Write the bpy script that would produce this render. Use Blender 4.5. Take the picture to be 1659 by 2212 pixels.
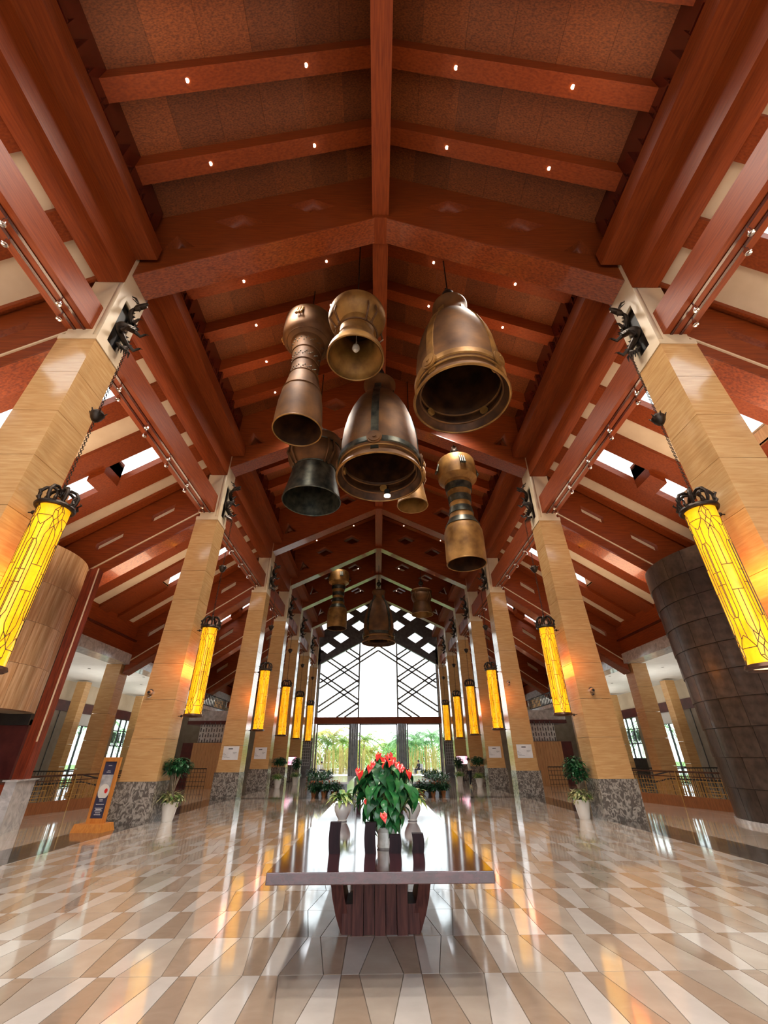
import bpy, bmesh, math, random
from mathutils import Vector, Matrix
random.seed(7)
S = bpy.context.scene
for o in list(bpy.data.objects):
    bpy.data.objects.remove(o)
COL = S.collection
R = math.radians
PI = math.pi

# ------------------------------------------------------------------ camera
F, PITCH, YAW, ROLL = 909.62, .5266, .0157, -.0049
cd = bpy.data.cameras.new('camera')
cd.sensor_fit = 'HORIZONTAL'; cd.sensor_width = 36; cd.lens = F / 1659 * 36
cd.clip_start = .05; cd.clip_end = 500
cam = bpy.data.objects.new('camera', cd); COL.objects.link(cam)
r0 = Vector((math.cos(YAW), -math.sin(YAW), 0)); fh = Vector((math.sin(YAW), math.cos(YAW), 0))
fw = fh * math.cos(PITCH) + Vector((0, 0, math.sin(PITCH)))
u0 = -fh * math.sin(PITCH) + Vector((0, 0, math.cos(PITCH)))
cr = r0 * math.cos(ROLL) + u0 * math.sin(ROLL)
cu = -r0 * math.sin(ROLL) + u0 * math.cos(ROLL)
m = Matrix.Identity(4)
for i in range(3):
    m[i][0] = cr[i]; m[i][1] = cu[i]; m[i][2] = -fw[i]
m[0][3], m[1][3], m[2][3] = -.0395, 0, 1.6
cam.matrix_world = m
S.camera = cam

# ------------------------------------------------------------------ world, exposure, lights
S.view_settings.view_transform = 'Standard'
S.view_settings.look = 'None'
S.view_settings.gamma = 1
S.view_settings.use_curve_mapping = False
S.view_settings.exposure = 0.3
W = bpy.data.worlds.new('sky'); S.world = W; W.use_nodes = True
nt = W.node_tree; bg = nt.nodes['Background']
tc = nt.nodes.new('ShaderNodeTexCoord'); mp = nt.nodes.new('ShaderNodeMapping')
nz = nt.nodes.new('ShaderNodeTexNoise'); nz.inputs['Scale'].default_value = 2.5; nz.inputs['Detail'].default_value = 5
rp = nt.nodes.new('ShaderNodeValToRGB')
rp.color_ramp.elements[0].color = (.80, .87, .95, 1); rp.color_ramp.elements[1].color = (.97, .98, 1, 1)
nt.links.new(tc.outputs['Generated'], mp.inputs[0]); nt.links.new(mp.outputs[0], nz.inputs[0])
nt.links.new(nz.outputs[0], rp.inputs[0]); nt.links.new(rp.outputs[0], bg.inputs[0])
bg.inputs[1].default_value = 3.0
cy = S.cycles
cy.max_bounces = 5; cy.diffuse_bounces = 3; cy.glossy_bounces = 3; cy.transmission_bounces = 2; cy.transparent_max_bounces = 6
cy.caustics_reflective = False; cy.caustics_refractive = False
cy.sample_clamp_indirect = 6; cy.use_denoising = True; cy.use_adaptive_sampling = True; cy.adaptive_threshold = .1; cy.adaptive_min_samples = 16

def lamp(kind, name, loc, energy, color, size=.3, rot=(0, 0, 0), size_y=None, spot=None):
    l = bpy.data.lights.new(name, kind); l.energy = energy; l.color = color
    if kind == 'AREA':
        l.size = size
        if size_y: l.shape = 'RECTANGLE'; l.size_y = size_y
    else:
        l.shadow_soft_size = size
    if spot: l.spot_size = spot; l.spot_blend = .6
    o = bpy.data.objects.new(name, l); o.location = loc; o.rotation_euler = rot; COL.objects.link(o)
    return o
COLY = [6.32, 14.67, 23.2, 29.14, 34.54, 40.65, 46.6]
WARM = (1, .52, .22)
for y, e in ((1.8, 1.0), (10.6, 1.0), (19, .6), (26.5, .15), (32, .08)):
    for s in (-1, 1):
        # added fill lamps floating below the nave ceiling, giving its veneer a warm glow
        lamp('AREA', 'nave_glow_fill', (s * 4.4, y, 13.4), 30 * e, WARM, .6, (R(180), 0, 0), 4.5)
        # added fill lamps, brightening the low outer ceiling in place of window daylight
        lamp('AREA', 'outer_ceiling_fill', (s * 16.4, y + 8, 3.2), 90, (1, .93, .82), 2.0, (R(180), 0, 0), 5.0)
        lamp('AREA', 'aisle_roof_fill', (s * 9.1, y - 2, 6.6), 170 * e, (1, .70, .45), 1.4, (R(180), 0, 0), 5.0)  # added floating fill lamp facing up, brightens the aisle roof
for y, e in ((-2.5, 1), (1.0, 1), (4.3, 1), (8.4, 1), (13.4, 1), (17.0, .8), (20.5, .4), (26.0, .15), (31.5, .1)):
    for s in (-1, 1):
        # the recessed ceiling downlights
        lamp('SPOT', 'ceiling_downlight', (s * 3.2, y, 15.0), 1050 * e, (1, .90, .79), .5, (0, R(s * 4), 0), spot=R(115))

# ------------------------------------------------------------------ materials
MATS = {}
def mat(name, c1, c2=None, rough=.5, metal=0, scale=(1, 1, 1), noise=4, lo=.35, hi=.65, bump=0, coat=0, rnd=0, detail=5, spec=None, dist=0, emit=0, ecol=None, c3=None):
    if name in MATS: return MATS[name]
    M = bpy.data.materials.new(name); M.use_nodes = True; t = M.node_tree; b = t.nodes['Principled BSDF']
    b.inputs['Roughness'].default_value = rough; b.inputs['Metallic'].default_value = metal
    b.inputs['Coat Weight'].default_value = coat; b.inputs['Coat Roughness'].default_value = .08
    if spec is not None: b.inputs['Specular IOR Level'].default_value = spec
    tc = t.nodes.new('ShaderNodeTexCoord'); mp = t.nodes.new('ShaderNodeMapping'); mp.inputs['Scale'].default_value = scale
    nz = t.nodes.new('ShaderNodeTexNoise'); nz.inputs['Scale'].default_value = noise; nz.inputs['Detail'].default_value = detail
    nz.inputs['Distortion'].default_value = dist
    rp = t.nodes.new('ShaderNodeValToRGB'); e = rp.color_ramp.elements
    e[0].position = lo; e[1].position = hi; e[0].color = (*c1, 1); e[1].color = (*(c2 or c1), 1)
    if c3:
        k = rp.color_ramp.elements.new((lo + hi) / 2); k.color = (*c3, 1)
    t.links.new(tc.outputs['Object'], mp.inputs[0]); t.links.new(mp.outputs[0], nz.inputs[0]); t.links.new(nz.outputs[0], rp.inputs[0])
    out = rp.outputs[0]
    if rnd:
        oi = t.nodes.new('ShaderNodeObjectInfo'); mr = t.nodes.new('ShaderNodeMapRange')
        mr.inputs['To Min'].default_value = 1 - rnd; mr.inputs['To Max'].default_value = 1 + rnd
        hs = t.nodes.new('ShaderNodeHueSaturation')
        t.links.new(oi.outputs['Random'], mr.inputs[0]); t.links.new(mr.outputs[0], hs.inputs['Value']); t.links.new(out, hs.inputs['Color'])
        out = hs.outputs[0]
    t.links.new(out, b.inputs['Base Color'])
    if emit:
        t.links.new(out, b.inputs['Emission Color']); b.inputs['Emission Strength'].default_value = emit
    if bump:
        bp = t.nodes.new('ShaderNodeBump'); bp.inputs['Strength'].default_value = bump; bp.inputs['Distance'].default_value = .01
        t.links.new(nz.outputs[0], bp.inputs['Height']); t.links.new(bp.outputs[0], b.inputs['Normal'])
    MATS[name] = M
    return M
WA, WB = (.16, .025, .006), (.33, .066, .011)
wood_x = mat('wood_grain_x', WA, WB, .48, scale=(.6, 9, 9), noise=3, bump=.02, coat=.0, spec=.3, rnd=.12, lo=.2, hi=.8)
wood_y = mat('wood_grain_y', WA, WB, .5, scale=(9, .6, 9), noise=3, bump=.02, coat=.0, spec=.3, rnd=.12, lo=.2, hi=.8)
wood_soffit = mat('lacquered_soffit', WA, WB, .35, scale=(.6, 9, 9), noise=3, coat=.6, rnd=.1)
wood_z = mat('wood_grain_z', (.13, .018, .008), (.30, .05, .016), .35, scale=(9, 9, .6), noise=3, bump=.05, coat=.3, rnd=.1)
veneer = mat('roof_veneer', (.12, .028, .007), (.27, .075, .016), .55, scale=(.8, 14, 14), noise=3, bump=.04, rnd=.28)
wood_dark = mat('dark_lattice_wood', (.05, .008, .006), (.10, .016, .01), .25, coat=.4, scale=(9, 1, 9))
wood_light = mat('light_oak', (.50, .27, .11), (.64, .38, .17), .45, scale=(9, 9, .8), noise=3, coat=.1)
wood_orange = mat('orange_wood', (.50, .17, .03), (.62, .25, .05), .4, scale=(9, 9, .8), noise=3, coat=.2)
table_wood = mat('table_wood', (.040, .008, .010), (.080, .018, .022), .09, scale=(2.5, .5, 6), noise=4, coat=1)
stair_wood = mat('stair_wood', (.20, .07, .02), (.30, .11, .035), .4, scale=(8, 8, 1), noise=4)
table_side = mat('table_leg_wood', (.065, .020, .017), (.13, .042, .032), .5, scale=(8, 8, .8), noise=4, spec=.25)
table_dark = mat('backlit_wood', (.010, .004, .006), (.022, .008, .011), .6, scale=(8, 8, .8), noise=4, spec=.2)  # near-black puts the backlit shade of the uprights into the wood colour
cream = mat('cream_plaster', (.72, .60, .44), (.78, .66, .50), .6, noise=2)
cream_plate = mat('cream_lacquer', (.74, .58, .38), (.80, .65, .45), .4, noise=2)
white = mat('white_plaster', (.78, .79, .78), (.84, .85, .84), .5, noise=2)
travertine = mat('column_travertine', (.56, .31, .12), (.69, .44, .20), .14, scale=(1.2, 1.2, 13), noise=1.6, lo=.3, hi=.7, coat=.35, rnd=.05, dist=.6, c3=(.63, .37, .155))
drum_stone = mat('drum_travertine', (.50, .28, .13), (.76, .56, .34), .35, scale=(7, 7, .5), noise=1.5, rnd=.1, coat=.1, c3=(.62, .40, .21))
dark_stone = mat('dark_stone', (.035, .025, .020), (.075, .054, .043), .35, scale=(1, 1, 1), noise=5, rnd=.15, coat=.1)
granite = mat('mottled_granite', (.13, .115, .10), (.42, .38, .33), .22, scale=(1.3, 1.3, 1), noise=7, lo=.44, hi=.60, detail=3, dist=1.5, coat=.2)
granite_dark = mat('dark_granite', (.05, .045, .04), (.12, .105, .09), .07, noise=9, coat=.4)
FR = .06
tileL = mat('tile_cream', (.60, .56, .51), (.68, .64, .59), FR, noise=3, rnd=.05, coat=.6)
tileM = mat('tile_sand', (.47, .40, .33), (.54, .47, .39), FR, noise=3, rnd=.07, coat=.6)
tileB = mat('tile_brown', (.37, .28, .205), (.45, .35, .265), FR, noise=3, rnd=.1, coat=.6, dist=1)
floor_beige = mat('floor_beige', (.50, .42, .33), (.58, .50, .41), FR, noise=2, coat=.5)
grout = mat('grout', (.30, .25, .2), (.34, .29, .24), .6)
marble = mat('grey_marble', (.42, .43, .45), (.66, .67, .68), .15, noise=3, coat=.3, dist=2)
bronze = mat('bronze', (.08, .032, .010), (.24, .105, .030), .62, metal=.3, noise=1.6, bump=.25, detail=8, c3=(.15, .066, .021), lo=.3, hi=.7)
bronze_gold = mat('golden_bronze', (.16, .072, .017), (.48, .25, .065), .5, metal=.4, noise=2.2, bump=.3, detail=8, lo=.3, hi=.7)
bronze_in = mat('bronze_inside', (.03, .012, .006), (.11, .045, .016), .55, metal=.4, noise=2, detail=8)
patina = mat('dark_patina', (.035, .04, .035), (.12, .12, .09), .4, metal=.7, noise=4, bump=.3, detail=8)
iron = mat('dark_iron', (.02, .014, .010), (.06, .042, .03), .42, metal=.7, noise=8, bump=.3)
brown_metal = mat('brown_metal', (.07, .03, .018), (.13, .06, .035), .35, metal=.5, noise=6)
lead = mat('lead_came', (.05, .03, .01), (.09, .05, .02), .5)
chrome = mat('chrome', (.75, .72, .7), (.85, .82, .8), .12, metal=1)
gold = mat('gilt_metal', (.60, .34, .10), (.75, .45, .15), .3, metal=.9)
copper = mat('copper_pot', (.55, .22, .08), (.75, .33, .13), .25, metal=.7, noise=3)
ceramic = mat('white_ceramic', (.74, .72, .66), (.80, .78, .72), .12, coat=.6, noise=2)
ceramic_old = mat('carved_ceramic', (.55, .53, .46), (.80, .78, .72), .3, coat=.3, noise=14, bump=.5)
soil = mat('soil', (.05, .03, .02), (.12, .08, .05), .9, noise=20)
pebble = mat('pebble', (.55, .53, .5), (.75, .73, .7), .5, noise=9)
leaf = mat('leaf_green', (.012, .10, .030), (.04, .22, .05), .3, noise=3, rnd=.3, coat=.2)
leaf_dark = mat('leaf_dark', (.008, .045, .018), (.02, .12, .035), .35, noise=5, rnd=.2)
leaf_light = mat('leaf_variegated', (.05, .22, .03), (.55, .62, .20), .35, noise=5, lo=.42, hi=.6)
leaf_pale = mat('leaf_pale', (.10, .20, .04), (.72, .66, .34), .4, noise=6, lo=.4, hi=.6)
palm_leaf = mat('palm_frond', (.13, .42, .06), (.55, .72, .18), .5, noise=.6, rnd=.25)
palm_yel = mat('cane_stem', (.55, .48, .13), (.80, .70, .28), .5, noise=3)
bark = mat('bark', (.22, .17, .11), (.42, .35, .25), .8, noise=9)
red = mat('red_spathe', (.62, .02, .02), (.80, .05, .04), .25, coat=.4, noise=3)
yellow = mat('spadix', (.8, .6, .2), None, .5)
rubber = mat('black_plastic', (.015, .015, .015), (.03, .03, .03), .4)
metal_grey = mat('dark_grey_frame', (.10, .10, .105), (.17, .17, .175), .35, metal=.3, noise=3)
steel = mat('window_bar_grey', (.19, .19, .19), (.25, .25, .25), .45, noise=2)
maroon = mat('maroon_panel', (.07, .012, .012), (.12, .022, .02), .4, noise=3)
redpanel = mat('red_lacquer_panel', (.28, .045, .015), (.36, .07, .025), .25, coat=.4, noise=2)
taupe = mat('taupe_wall', (.24, .19, .14), (.30, .245, .19), .55, noise=2)
paper = mat('paper_notice', (.78, .78, .78), (.85, .85, .85), .5)
ink = mat('ink', (.05, .05, .06), None, .6)
navy = mat('navy_print', (.03, .032, .07), (.05, .05, .10), .35)
greyp = mat('grey_print', (.30, .31, .33), (.50, .50, .50), .4, noise=8)
lawn = mat('lawn', (.10, .22, .04), (.22, .36, .08), .8, noise=3)
paving = mat('paving', (.62, .62, .58), (.72, .71, .68), .6, noise=2)
skin = mat('skin', (.55, .33, .22), None, .5)
hair = mat('hair', (.02, .015, .012), None, .5)
shirt = mat('cream_shirt', (.62, .60, .48), (.70, .68, .56), .7)
trousers = mat('black_trousers', (.015, .015, .02), None, .7)
bulb = mat('lamp_bulb', (1, .82, .6), None, .4, emit=9)
screen = mat('pink_screen', (.85, .22, .35), (1, .80, .90), .3, noise=2.2, emit=1.2, lo=.42, hi=.55)
ivory = mat('lantern_base', (1, .78, .45), None, .4, emit=1.2)

def lantern_mat():
    M = bpy.data.materials.new('amber_glass'); M.use_nodes = True; t = M.node_tree; b = t.nodes['Principled BSDF']
    tc = t.nodes.new('ShaderNodeTexCoord'); nz = t.nodes.new('ShaderNodeTexNoise'); nz.inputs['Scale'].default_value = 3; nz.inputs['Detail'].default_value = 10; nz.inputs['Roughness'].default_value = .62
    mp = t.nodes.new('ShaderNodeMapping'); mp.inputs['Scale'].default_value = (1, 1, .7)
    rp = t.nodes.new('ShaderNodeValToRGB'); e = rp.color_ramp.elements
    e[0].position = .34; e[0].color = (.93, .33, .004, 1); e[1].position = .56; e[1].color = (1, .48, .010, 1)
    t.links.new(tc.outputs['Object'], mp.inputs[0]); t.links.new(mp.outputs[0], nz.inputs[0]); t.links.new(nz.outputs[0], rp.inputs[0])
    t.links.new(rp.outputs[0], b.inputs['Base Color']); t.links.new(rp.outputs[0], b.inputs['Emission Color'])
    b.inputs['Emission Strength'].default_value = .85; b.inputs['Roughness'].default_value = .3
    return M
amber = lantern_mat()
def glass_mat():
    M = bpy.data.materials.new('clear_glass'); M.use_nodes = True; t = M.node_tree
    t.nodes.remove(t.nodes['Principled BSDF']); o = t.nodes['Material Output']
    a = t.nodes.new('ShaderNodeBsdfTransparent'); g = t.nodes.new('ShaderNodeBsdfGlossy'); g.inputs['Roughness'].default_value = .02
    a.inputs[0].default_value = (.95, .98, .97, 1)
    x = t.nodes.new('ShaderNodeMixShader'); x.inputs[0].default_value = .07
    t.links.new(a.outputs[0], x.inputs[1]); t.links.new(g.outputs[0], x.inputs[2]); t.links.new(x.outputs[0], o.inputs[0])
    return M
glass = glass_mat()

# ------------------------------------------------------------------ mesh helpers
class MB:
    def __init__(s): s.v = []; s.f = []
    def add(s, vs, fs):
        n = len(s.v); s.v += [tuple(p) for p in vs]; s.f += [tuple(i + n for i in f) for f in fs]; return s
    def box(s, x0, x1, y0, y1, z0, z1):
        if x0 > x1: x0, x1 = x1, x0
        return s.hexa([(x0, y0, z0), (x1, y0, z0), (x1, y1, z0), (x0, y1, z0)], [(x0, y0, z1), (x1, y0, z1), (x1, y1, z1), (x0, y1, z1)])
    def hexa(s, b, t):
        n = len(b)
        return s.add(list(b) + list(t), [tuple(range(n))[::-1], tuple(range(n, 2 * n))] + [(i, (i + 1) % n, n + (i + 1) % n, n + i) for i in range(n)])
    def bar(s, a, b, w, h, up=(0, 0, 1)):
        a = Vector(a); b = Vector(b); d = (b - a).normalized(); u = Vector(up)
        x = d.cross(u)
        if x.length < 1e-4: x = d.cross(Vector((1, 0, 0)))
        x.normalize(); z = x.cross(d)
        q = [x * (i * w / 2) + z * (j * h / 2) for i, j in ((-1, -1), (1, -1), (1, 1), (-1, 1))]
        return s.hexa([a + k for k in q], [b + k for k in q])
    def tube(s, pts, r, n=8, cap=True, flat=1):
        pts = [Vector(p) for p in pts]; rs = r if isinstance(r, (list, tuple)) else [r] * len(pts)
        vs = []; ref = None
        for i, p in enumerate(pts):
            d = (pts[min(i + 1, len(pts) - 1)] - pts[max(i - 1, 0)])
            d = d.normalized() if d.length > 1e-9 else Vector((0, 0, 1))
            if ref is None: ref = Vector((0, 0, 1)) if abs(d.z) < .9 else Vector((1, 0, 0))
            x = d.cross(ref)
            if x.length < 1e-5: x = d.orthogonal()
            x.normalize(); z = x.cross(d); ref = z
            for k in range(n):
                a = 2 * PI * k / n
                vs.append(p + (x * math.cos(a) * flat + z * math.sin(a)) * rs[i])
        fs = [(i * n + k, i * n + (k + 1) % n, (i + 1) * n + (k + 1) % n, (i + 1) * n + k) for i in range(len(pts) - 1) for k in range(n)]
        if cap: fs += [tuple(range(n))[::-1], tuple(range((len(pts) - 1) * n, len(pts) * n))]
        return s.add(vs, fs)
    def lathe(s, prof, n=32, c=(0, 0, 0), a0=0, a1=2 * PI, closed=False):
        full = abs(a1 - a0 - 2 * PI) < 1e-6; m_ = n if full else n + 1
        vs = []
        for r, z in prof:
            for k in range(m_):
                a = a0 + (a1 - a0) * k / n
                vs.append((c[0] + r * math.cos(a), c[1] + r * math.sin(a), c[2] + z))
        fs = []
        L = len(prof)
        for i in range(L if closed else L - 1):
            j = (i + 1) % L
            for k in range(n):
                k2 = (k + 1) % m_
                fs.append((i * m_ + k, i * m_ + k2, j * m_ + k2, j * m_ + k))
        if not full and closed:
            fs += [tuple(i * m_ for i in range(L)), tuple(i * m_ + n for i in range(L))[::-1]]
        return s.add(vs, fs)
    def ball(s, c, r, n=10, sz=1):
        prof = [(max(r * math.sin(PI * i / n), 1e-4), -r * sz * math.cos(PI * i / n)) for i in range(n + 1)]
        return s.lathe(prof, n + 4, c)
    def ring(s, c, R_, r, n=20, m_=8, sx=1, axis='z'):
        vs = []
        for i in range(n):
            a = 2 * PI * i / n
            for j in range(m_):
                b = 2 * PI * j / m_; q = R_ + r * math.cos(b)
                p = (q * math.cos(a) * sx, q * math.sin(a), r * math.sin(b))
                if axis == 'x': p = (p[2], p[1], p[0])
                if axis == 'y': p = (p[1], p[2], p[0])
                vs.append((c[0] + p[0], c[1] + p[1], c[2] + p[2]))
        return s.add(vs, [(i * m_ + j, ((i + 1) % n) * m_ + j, ((i + 1) % n) * m_ + (j + 1) % m_, i * m_ + (j + 1) % m_) for i in range(n) for j in range(m_)])
    def mesh(s, name, m_, smooth=False):
        me = bpy.data.meshes.new(name); me.from_pydata(s.v, [], s.f); me.materials.append(m_)
        bm = bmesh.new(); bm.from_mesh(me); bmesh.ops.recalc_face_normals(bm, faces=bm.faces); bm.to_mesh(me); bm.free()
        if smooth:
            me.polygons.foreach_set('use_smooth', [True] * len(me.polygons))
            if hasattr(me, 'set_sharp_from_angle'): me.set_sharp_from_angle(angle=R(40))
        return me
    def build(s, name, m_, parent=None, smooth=False, bevel=0, **kw):
        o = inst(name, s.mesh(name, m_, smooth), parent, **kw)
        if bevel:
            b = o.modifiers.new('b', 'BEVEL'); b.width = bevel; b.segments = 2; b.limit_method = 'ANGLE'
        return o
def inst(name, me, parent=None, loc=(0, 0, 0), rot=(0, 0, 0), sc=None):
    o = bpy.data.objects.new(name, me); COL.objects.link(o); o.parent = parent; o.location = loc; o.rotation_euler = rot
    if sc: o.scale = sc if isinstance(sc, (tuple, list)) else (sc, sc, sc)
    return o
def tag(o, label, cat, group=None, kind=None):
    o['label'] = label
    if cat: o['category'] = cat
    if group: o['group'] = group
    if kind: o['kind'] = kind
    return o
def thing(name, label, cat, loc=(0, 0, 0), rz=0, group=None):
    o = inst(name, None, None, loc, (0, 0, rz)); return tag(o, label, cat, group)
def struct(o):
    o['kind'] = 'structure'; return o
def sroot(name): return struct(inst(name, None))
def copy_tree(o, parent=None):
    c = o.copy(); COL.objects.link(c); c.parent = parent
    for ch in list(o.children): copy_tree(ch, c)
    return c
def plate(outline, holes, th, name, m_, mapf):
    """flat board with holes; outline/holes are 2D lists, mapf maps (a, b, t) to xyz, th is thickness"""
    cu_ = bpy.data.curves.new('c', 'CURVE'); cu_.dimensions = '2D'; cu_.fill_mode = 'BOTH'; cu_.extrude = th / 2
    for pl in [outline] + holes:
        sp = cu_.splines.new('POLY'); sp.points.add(len(pl) - 1); sp.use_cyclic_u = True
        for p, q in zip(sp.points, pl): p.co = (q[0], q[1], 0, 1)
    ob = bpy.data.objects.new('c', cu_); COL.objects.link(ob)
    dg = bpy.context.evaluated_depsgraph_get(); dg.update()
    me = bpy.data.meshes.new_from_object(ob.evaluated_get(dg)); bpy.data.objects.remove(ob)
    me.name = name; me.materials.clear(); me.materials.append(m_)
    for v in me.vertices: v.co = mapf(v.co.x, v.co.y, v.co.z)
    bm = bmesh.new(); bm.from_mesh(me); bmesh.ops.remove_doubles(bm, verts=bm.verts, dist=1e-5)
    bmesh.ops.recalc_face_normals(bm, faces=bm.faces); bm.to_mesh(me); bm.free()
    return me

# ------------------------------------------------------------------ floor
fl = sroot('floor')
MB().box(-6.55, 6.55, -6, 47, -.2, -.012).build('floor_bed', grout, fl)
P_, RH = .685, .874
W2, N2 = .28, .152
tl = {}
def tile_mesh(kind, wide_low):
    k = (kind, wide_low)
    if k not in tl:
        g = .0035
        # spans measured from a node: brown / light on either side of it, sand between
        wb, nb = W2, N2
        if kind == 'mid': a = (wb, P_ - wb); b = (nb, P_ - nb)
        elif kind == 'r': a = (0, wb); b = (0, nb)
        else: a = (-wb, 0); b = (-nb, 0)
        lo_, hi_ = (a, b) if wide_low else (b, a)
        q = [(lo_[0] + g, g), (lo_[1] - g, g), (hi_[1] - g, RH - g), (hi_[0] + g, RH - g)]
        tl[k] = q
    return tl[k]
tmesh = {}
def tmsh(kind, wl, m_):
    k = (kind, wl, m_.name)
    if k not in tmesh:
        q = tile_mesh(kind, wl)
        tmesh[k] = MB().hexa([(a, b, -.012) for a, b in q], [(a, b, 0) for a, b in q]).mesh('floor_tile', m_)
    return tmesh[k]
tiles = []
y0 = 5.08 - 12 * RH
for r_ in range(60):
    y = y0 + r_ * RH
    if y > 46: break
    narrow_low = (r_ % 2 == 0)           # line at y=5.08 is the narrow one
    for k in range(-11, 11):
        nx = .3425 + k * P_
        if abs(nx) > 6.6: continue
        right_light = narrow_low
        for kind in ('r', 'l', 'mid'):
            m_ = tileM if kind == 'mid' else ((tileL if right_light else tileB) if kind == 'r' else (tileB if right_light else tileL))
            tiles.append((nx, y, kind, not narrow_low, m_))
def on_floor(t):
    q = tile_mesh(t[2], t[3]); return [(max(-6.545, min(6.545, t[0] + a)), t[1] + b) for a, b in q]
def big(t):
    # size in the picture ~ area / distance^2; only tiles inside the view
    cx = t[0]; cy_ = t[1] + .4
    if cy_ < 3.2 or abs(cx) > .93 * cy_ * .9 + .9: return 0
    return 1 / (cy_ * cy_ + 2.5) ** 1.5
tiles.sort(key=big, reverse=True)
for t in tiles[:298]:
    q = on_floor(t)
    if max(abs(p[0]) for p in q) < 6.54:
        inst('floor_tile', tmsh(t[2], t[3], t[4]), fl, (t[0], t[1], 0))
rest = {}
for t in tiles[298:]:
    q = on_floor(t)
    if max(p[0] for p in q) - min(p[0] for p in q) < .03: continue
    if 22.5 < t[1] < 23.2: mm = granite_dark
    else: mm = t[4]
    rest.setdefault(mm.name, (mm, MB()))[1].hexa([(a, b, -.012) for a, b in q], [(a, b, 0) for a, b in q])
for mm, b in rest.values():
    o = b.build('floor_tiling', mm, fl); o['kind'] = 'stuff'
for s in (-1, 1):
    # dark granite border between nave and aisle, in slabs, then aisle paving in slabs
    for j in range(27):
        MB().box(s * 6.556, s * 7.6, -6 + j * 2 + .004, -4 + j * 2 - .004, -.02, 0).build('granite_slab', granite_dark, fl)
    for j in range(18):
        for i in range(4):
            MB().box(s * (7.606 + i * 3.1), s * (7.6 + (i + 1) * 3.1 - .006), -6 + j * 3 + .004, -3 + j * 3 - .004, -.02, 0).build('paving_slab', floor_beige, fl)
    MB().box(s * 6.56, s * 20.2, -6, 48, -.2, -.022).build('floor_bed', grout, fl)

# ------------------------------------------------------------------ columns
ORD = ['first', 'second', 'third', 'fourth', 'fifth', 'sixth', 'seventh']
def lerp(a, b, t): return a + (b - a) * t
ZT = 9.9
def xin(z): return lerp(6.50, 6.41, (z - 1) / (ZT - 1))
def xout(z): return lerp(7.58, 7.25, (z - 1) / (ZT - 1))
def dragon_mesh(s):
    """coiled bronze dragon climbing out of the opening, body in local coords, s = side"""
    b = MB(); pts = []; rs = []
    for i in range(46):
        t = i / 45
        y = .52 + .20 * math.sin(t * 11.5) * (1 - .25 * t)
        x = -s * (.02 + .10 * math.sin(t * 7 + .6) ** 2 + .08 * t)
        z = 10.2 + 1.2 * t
        pts.append((x, y, z)); rs.append(.04 + .05 * math.sin(PI * min(1, t * 1.05)) ** .7)
    b.tube(pts, rs, 8)
    for i in range(2, 44, 2):                       # back spines
        p = Vector(pts[i]); q = Vector(pts[i + 1]); d = (q - p).normalized(); o = Vector((-s, .25, .3)).normalized()
        r_ = rs[i]
        b.add([p + o * r_ * .7 - d * .04, p + o * r_ * .7 + d * .05, p + o * (r_ + .06), p + o * r_ * .6 + Vector((0, .03, 0))], [(0, 1, 2), (1, 3, 2), (3, 0, 2), (0, 3, 1)])
    h = Vector(pts[-1])                              # head thrust towards the nave
    d = Vector((-s * .8, -.15, .35)).normalized()
    b.tube([h, h + d * .08, h + d * .16, h + d * .28, h + d * .36], [.05, .08, .075, .05, .025], 8)
    b.tube([h + d * .2 + Vector((0, 0, -.08)), h + d * .38 + Vector((0, 0, -.15))], [.05, .02], 6)
    for k in (-1, 1):
        a = h + d * .1 + Vector((0, k * .07, .08))
        b.tube([a, a + Vector((s * .06, k * .05, .12)), a + Vector((s * .16, k * .05, .18)), a + Vector((s * .2, k * .03, .27))], [.03, .024, .016, .004], 6)
        b.tube([a, a + Vector((s * .1, k * .12, .02))], [.03, .005], 5)
    for t, k in ((9, 1), (14, -1), (27, 1), (34, -1)):   # legs with claws
        p = Vector(pts[t]); e = p + Vector((-s * .14, k * .14, -.08)); f_ = e + Vector((-s * .10, k * .02, .10))
        b.tube([p, e, f_], [.06, .045, .03], 6)
        for c in (-1, 0, 1): b.tube([f_, f_ + Vector((-s * .07, c * .05, .03 * c))], [.018, .003], 4)
    for k in range(5):                               # curling tail and flames
        p = Vector(pts[1]) + Vector((-s * .03 * k, .05 * k - .1, 0))
        b.tube([p, p + Vector((-s * .07, .03, -.08)), p + Vector((-s * .05, .08, -.2))], [.04, .03, .006], 5)
    return b.mesh('dragon_sculpture', iron, True)
cmesh = {}
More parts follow.
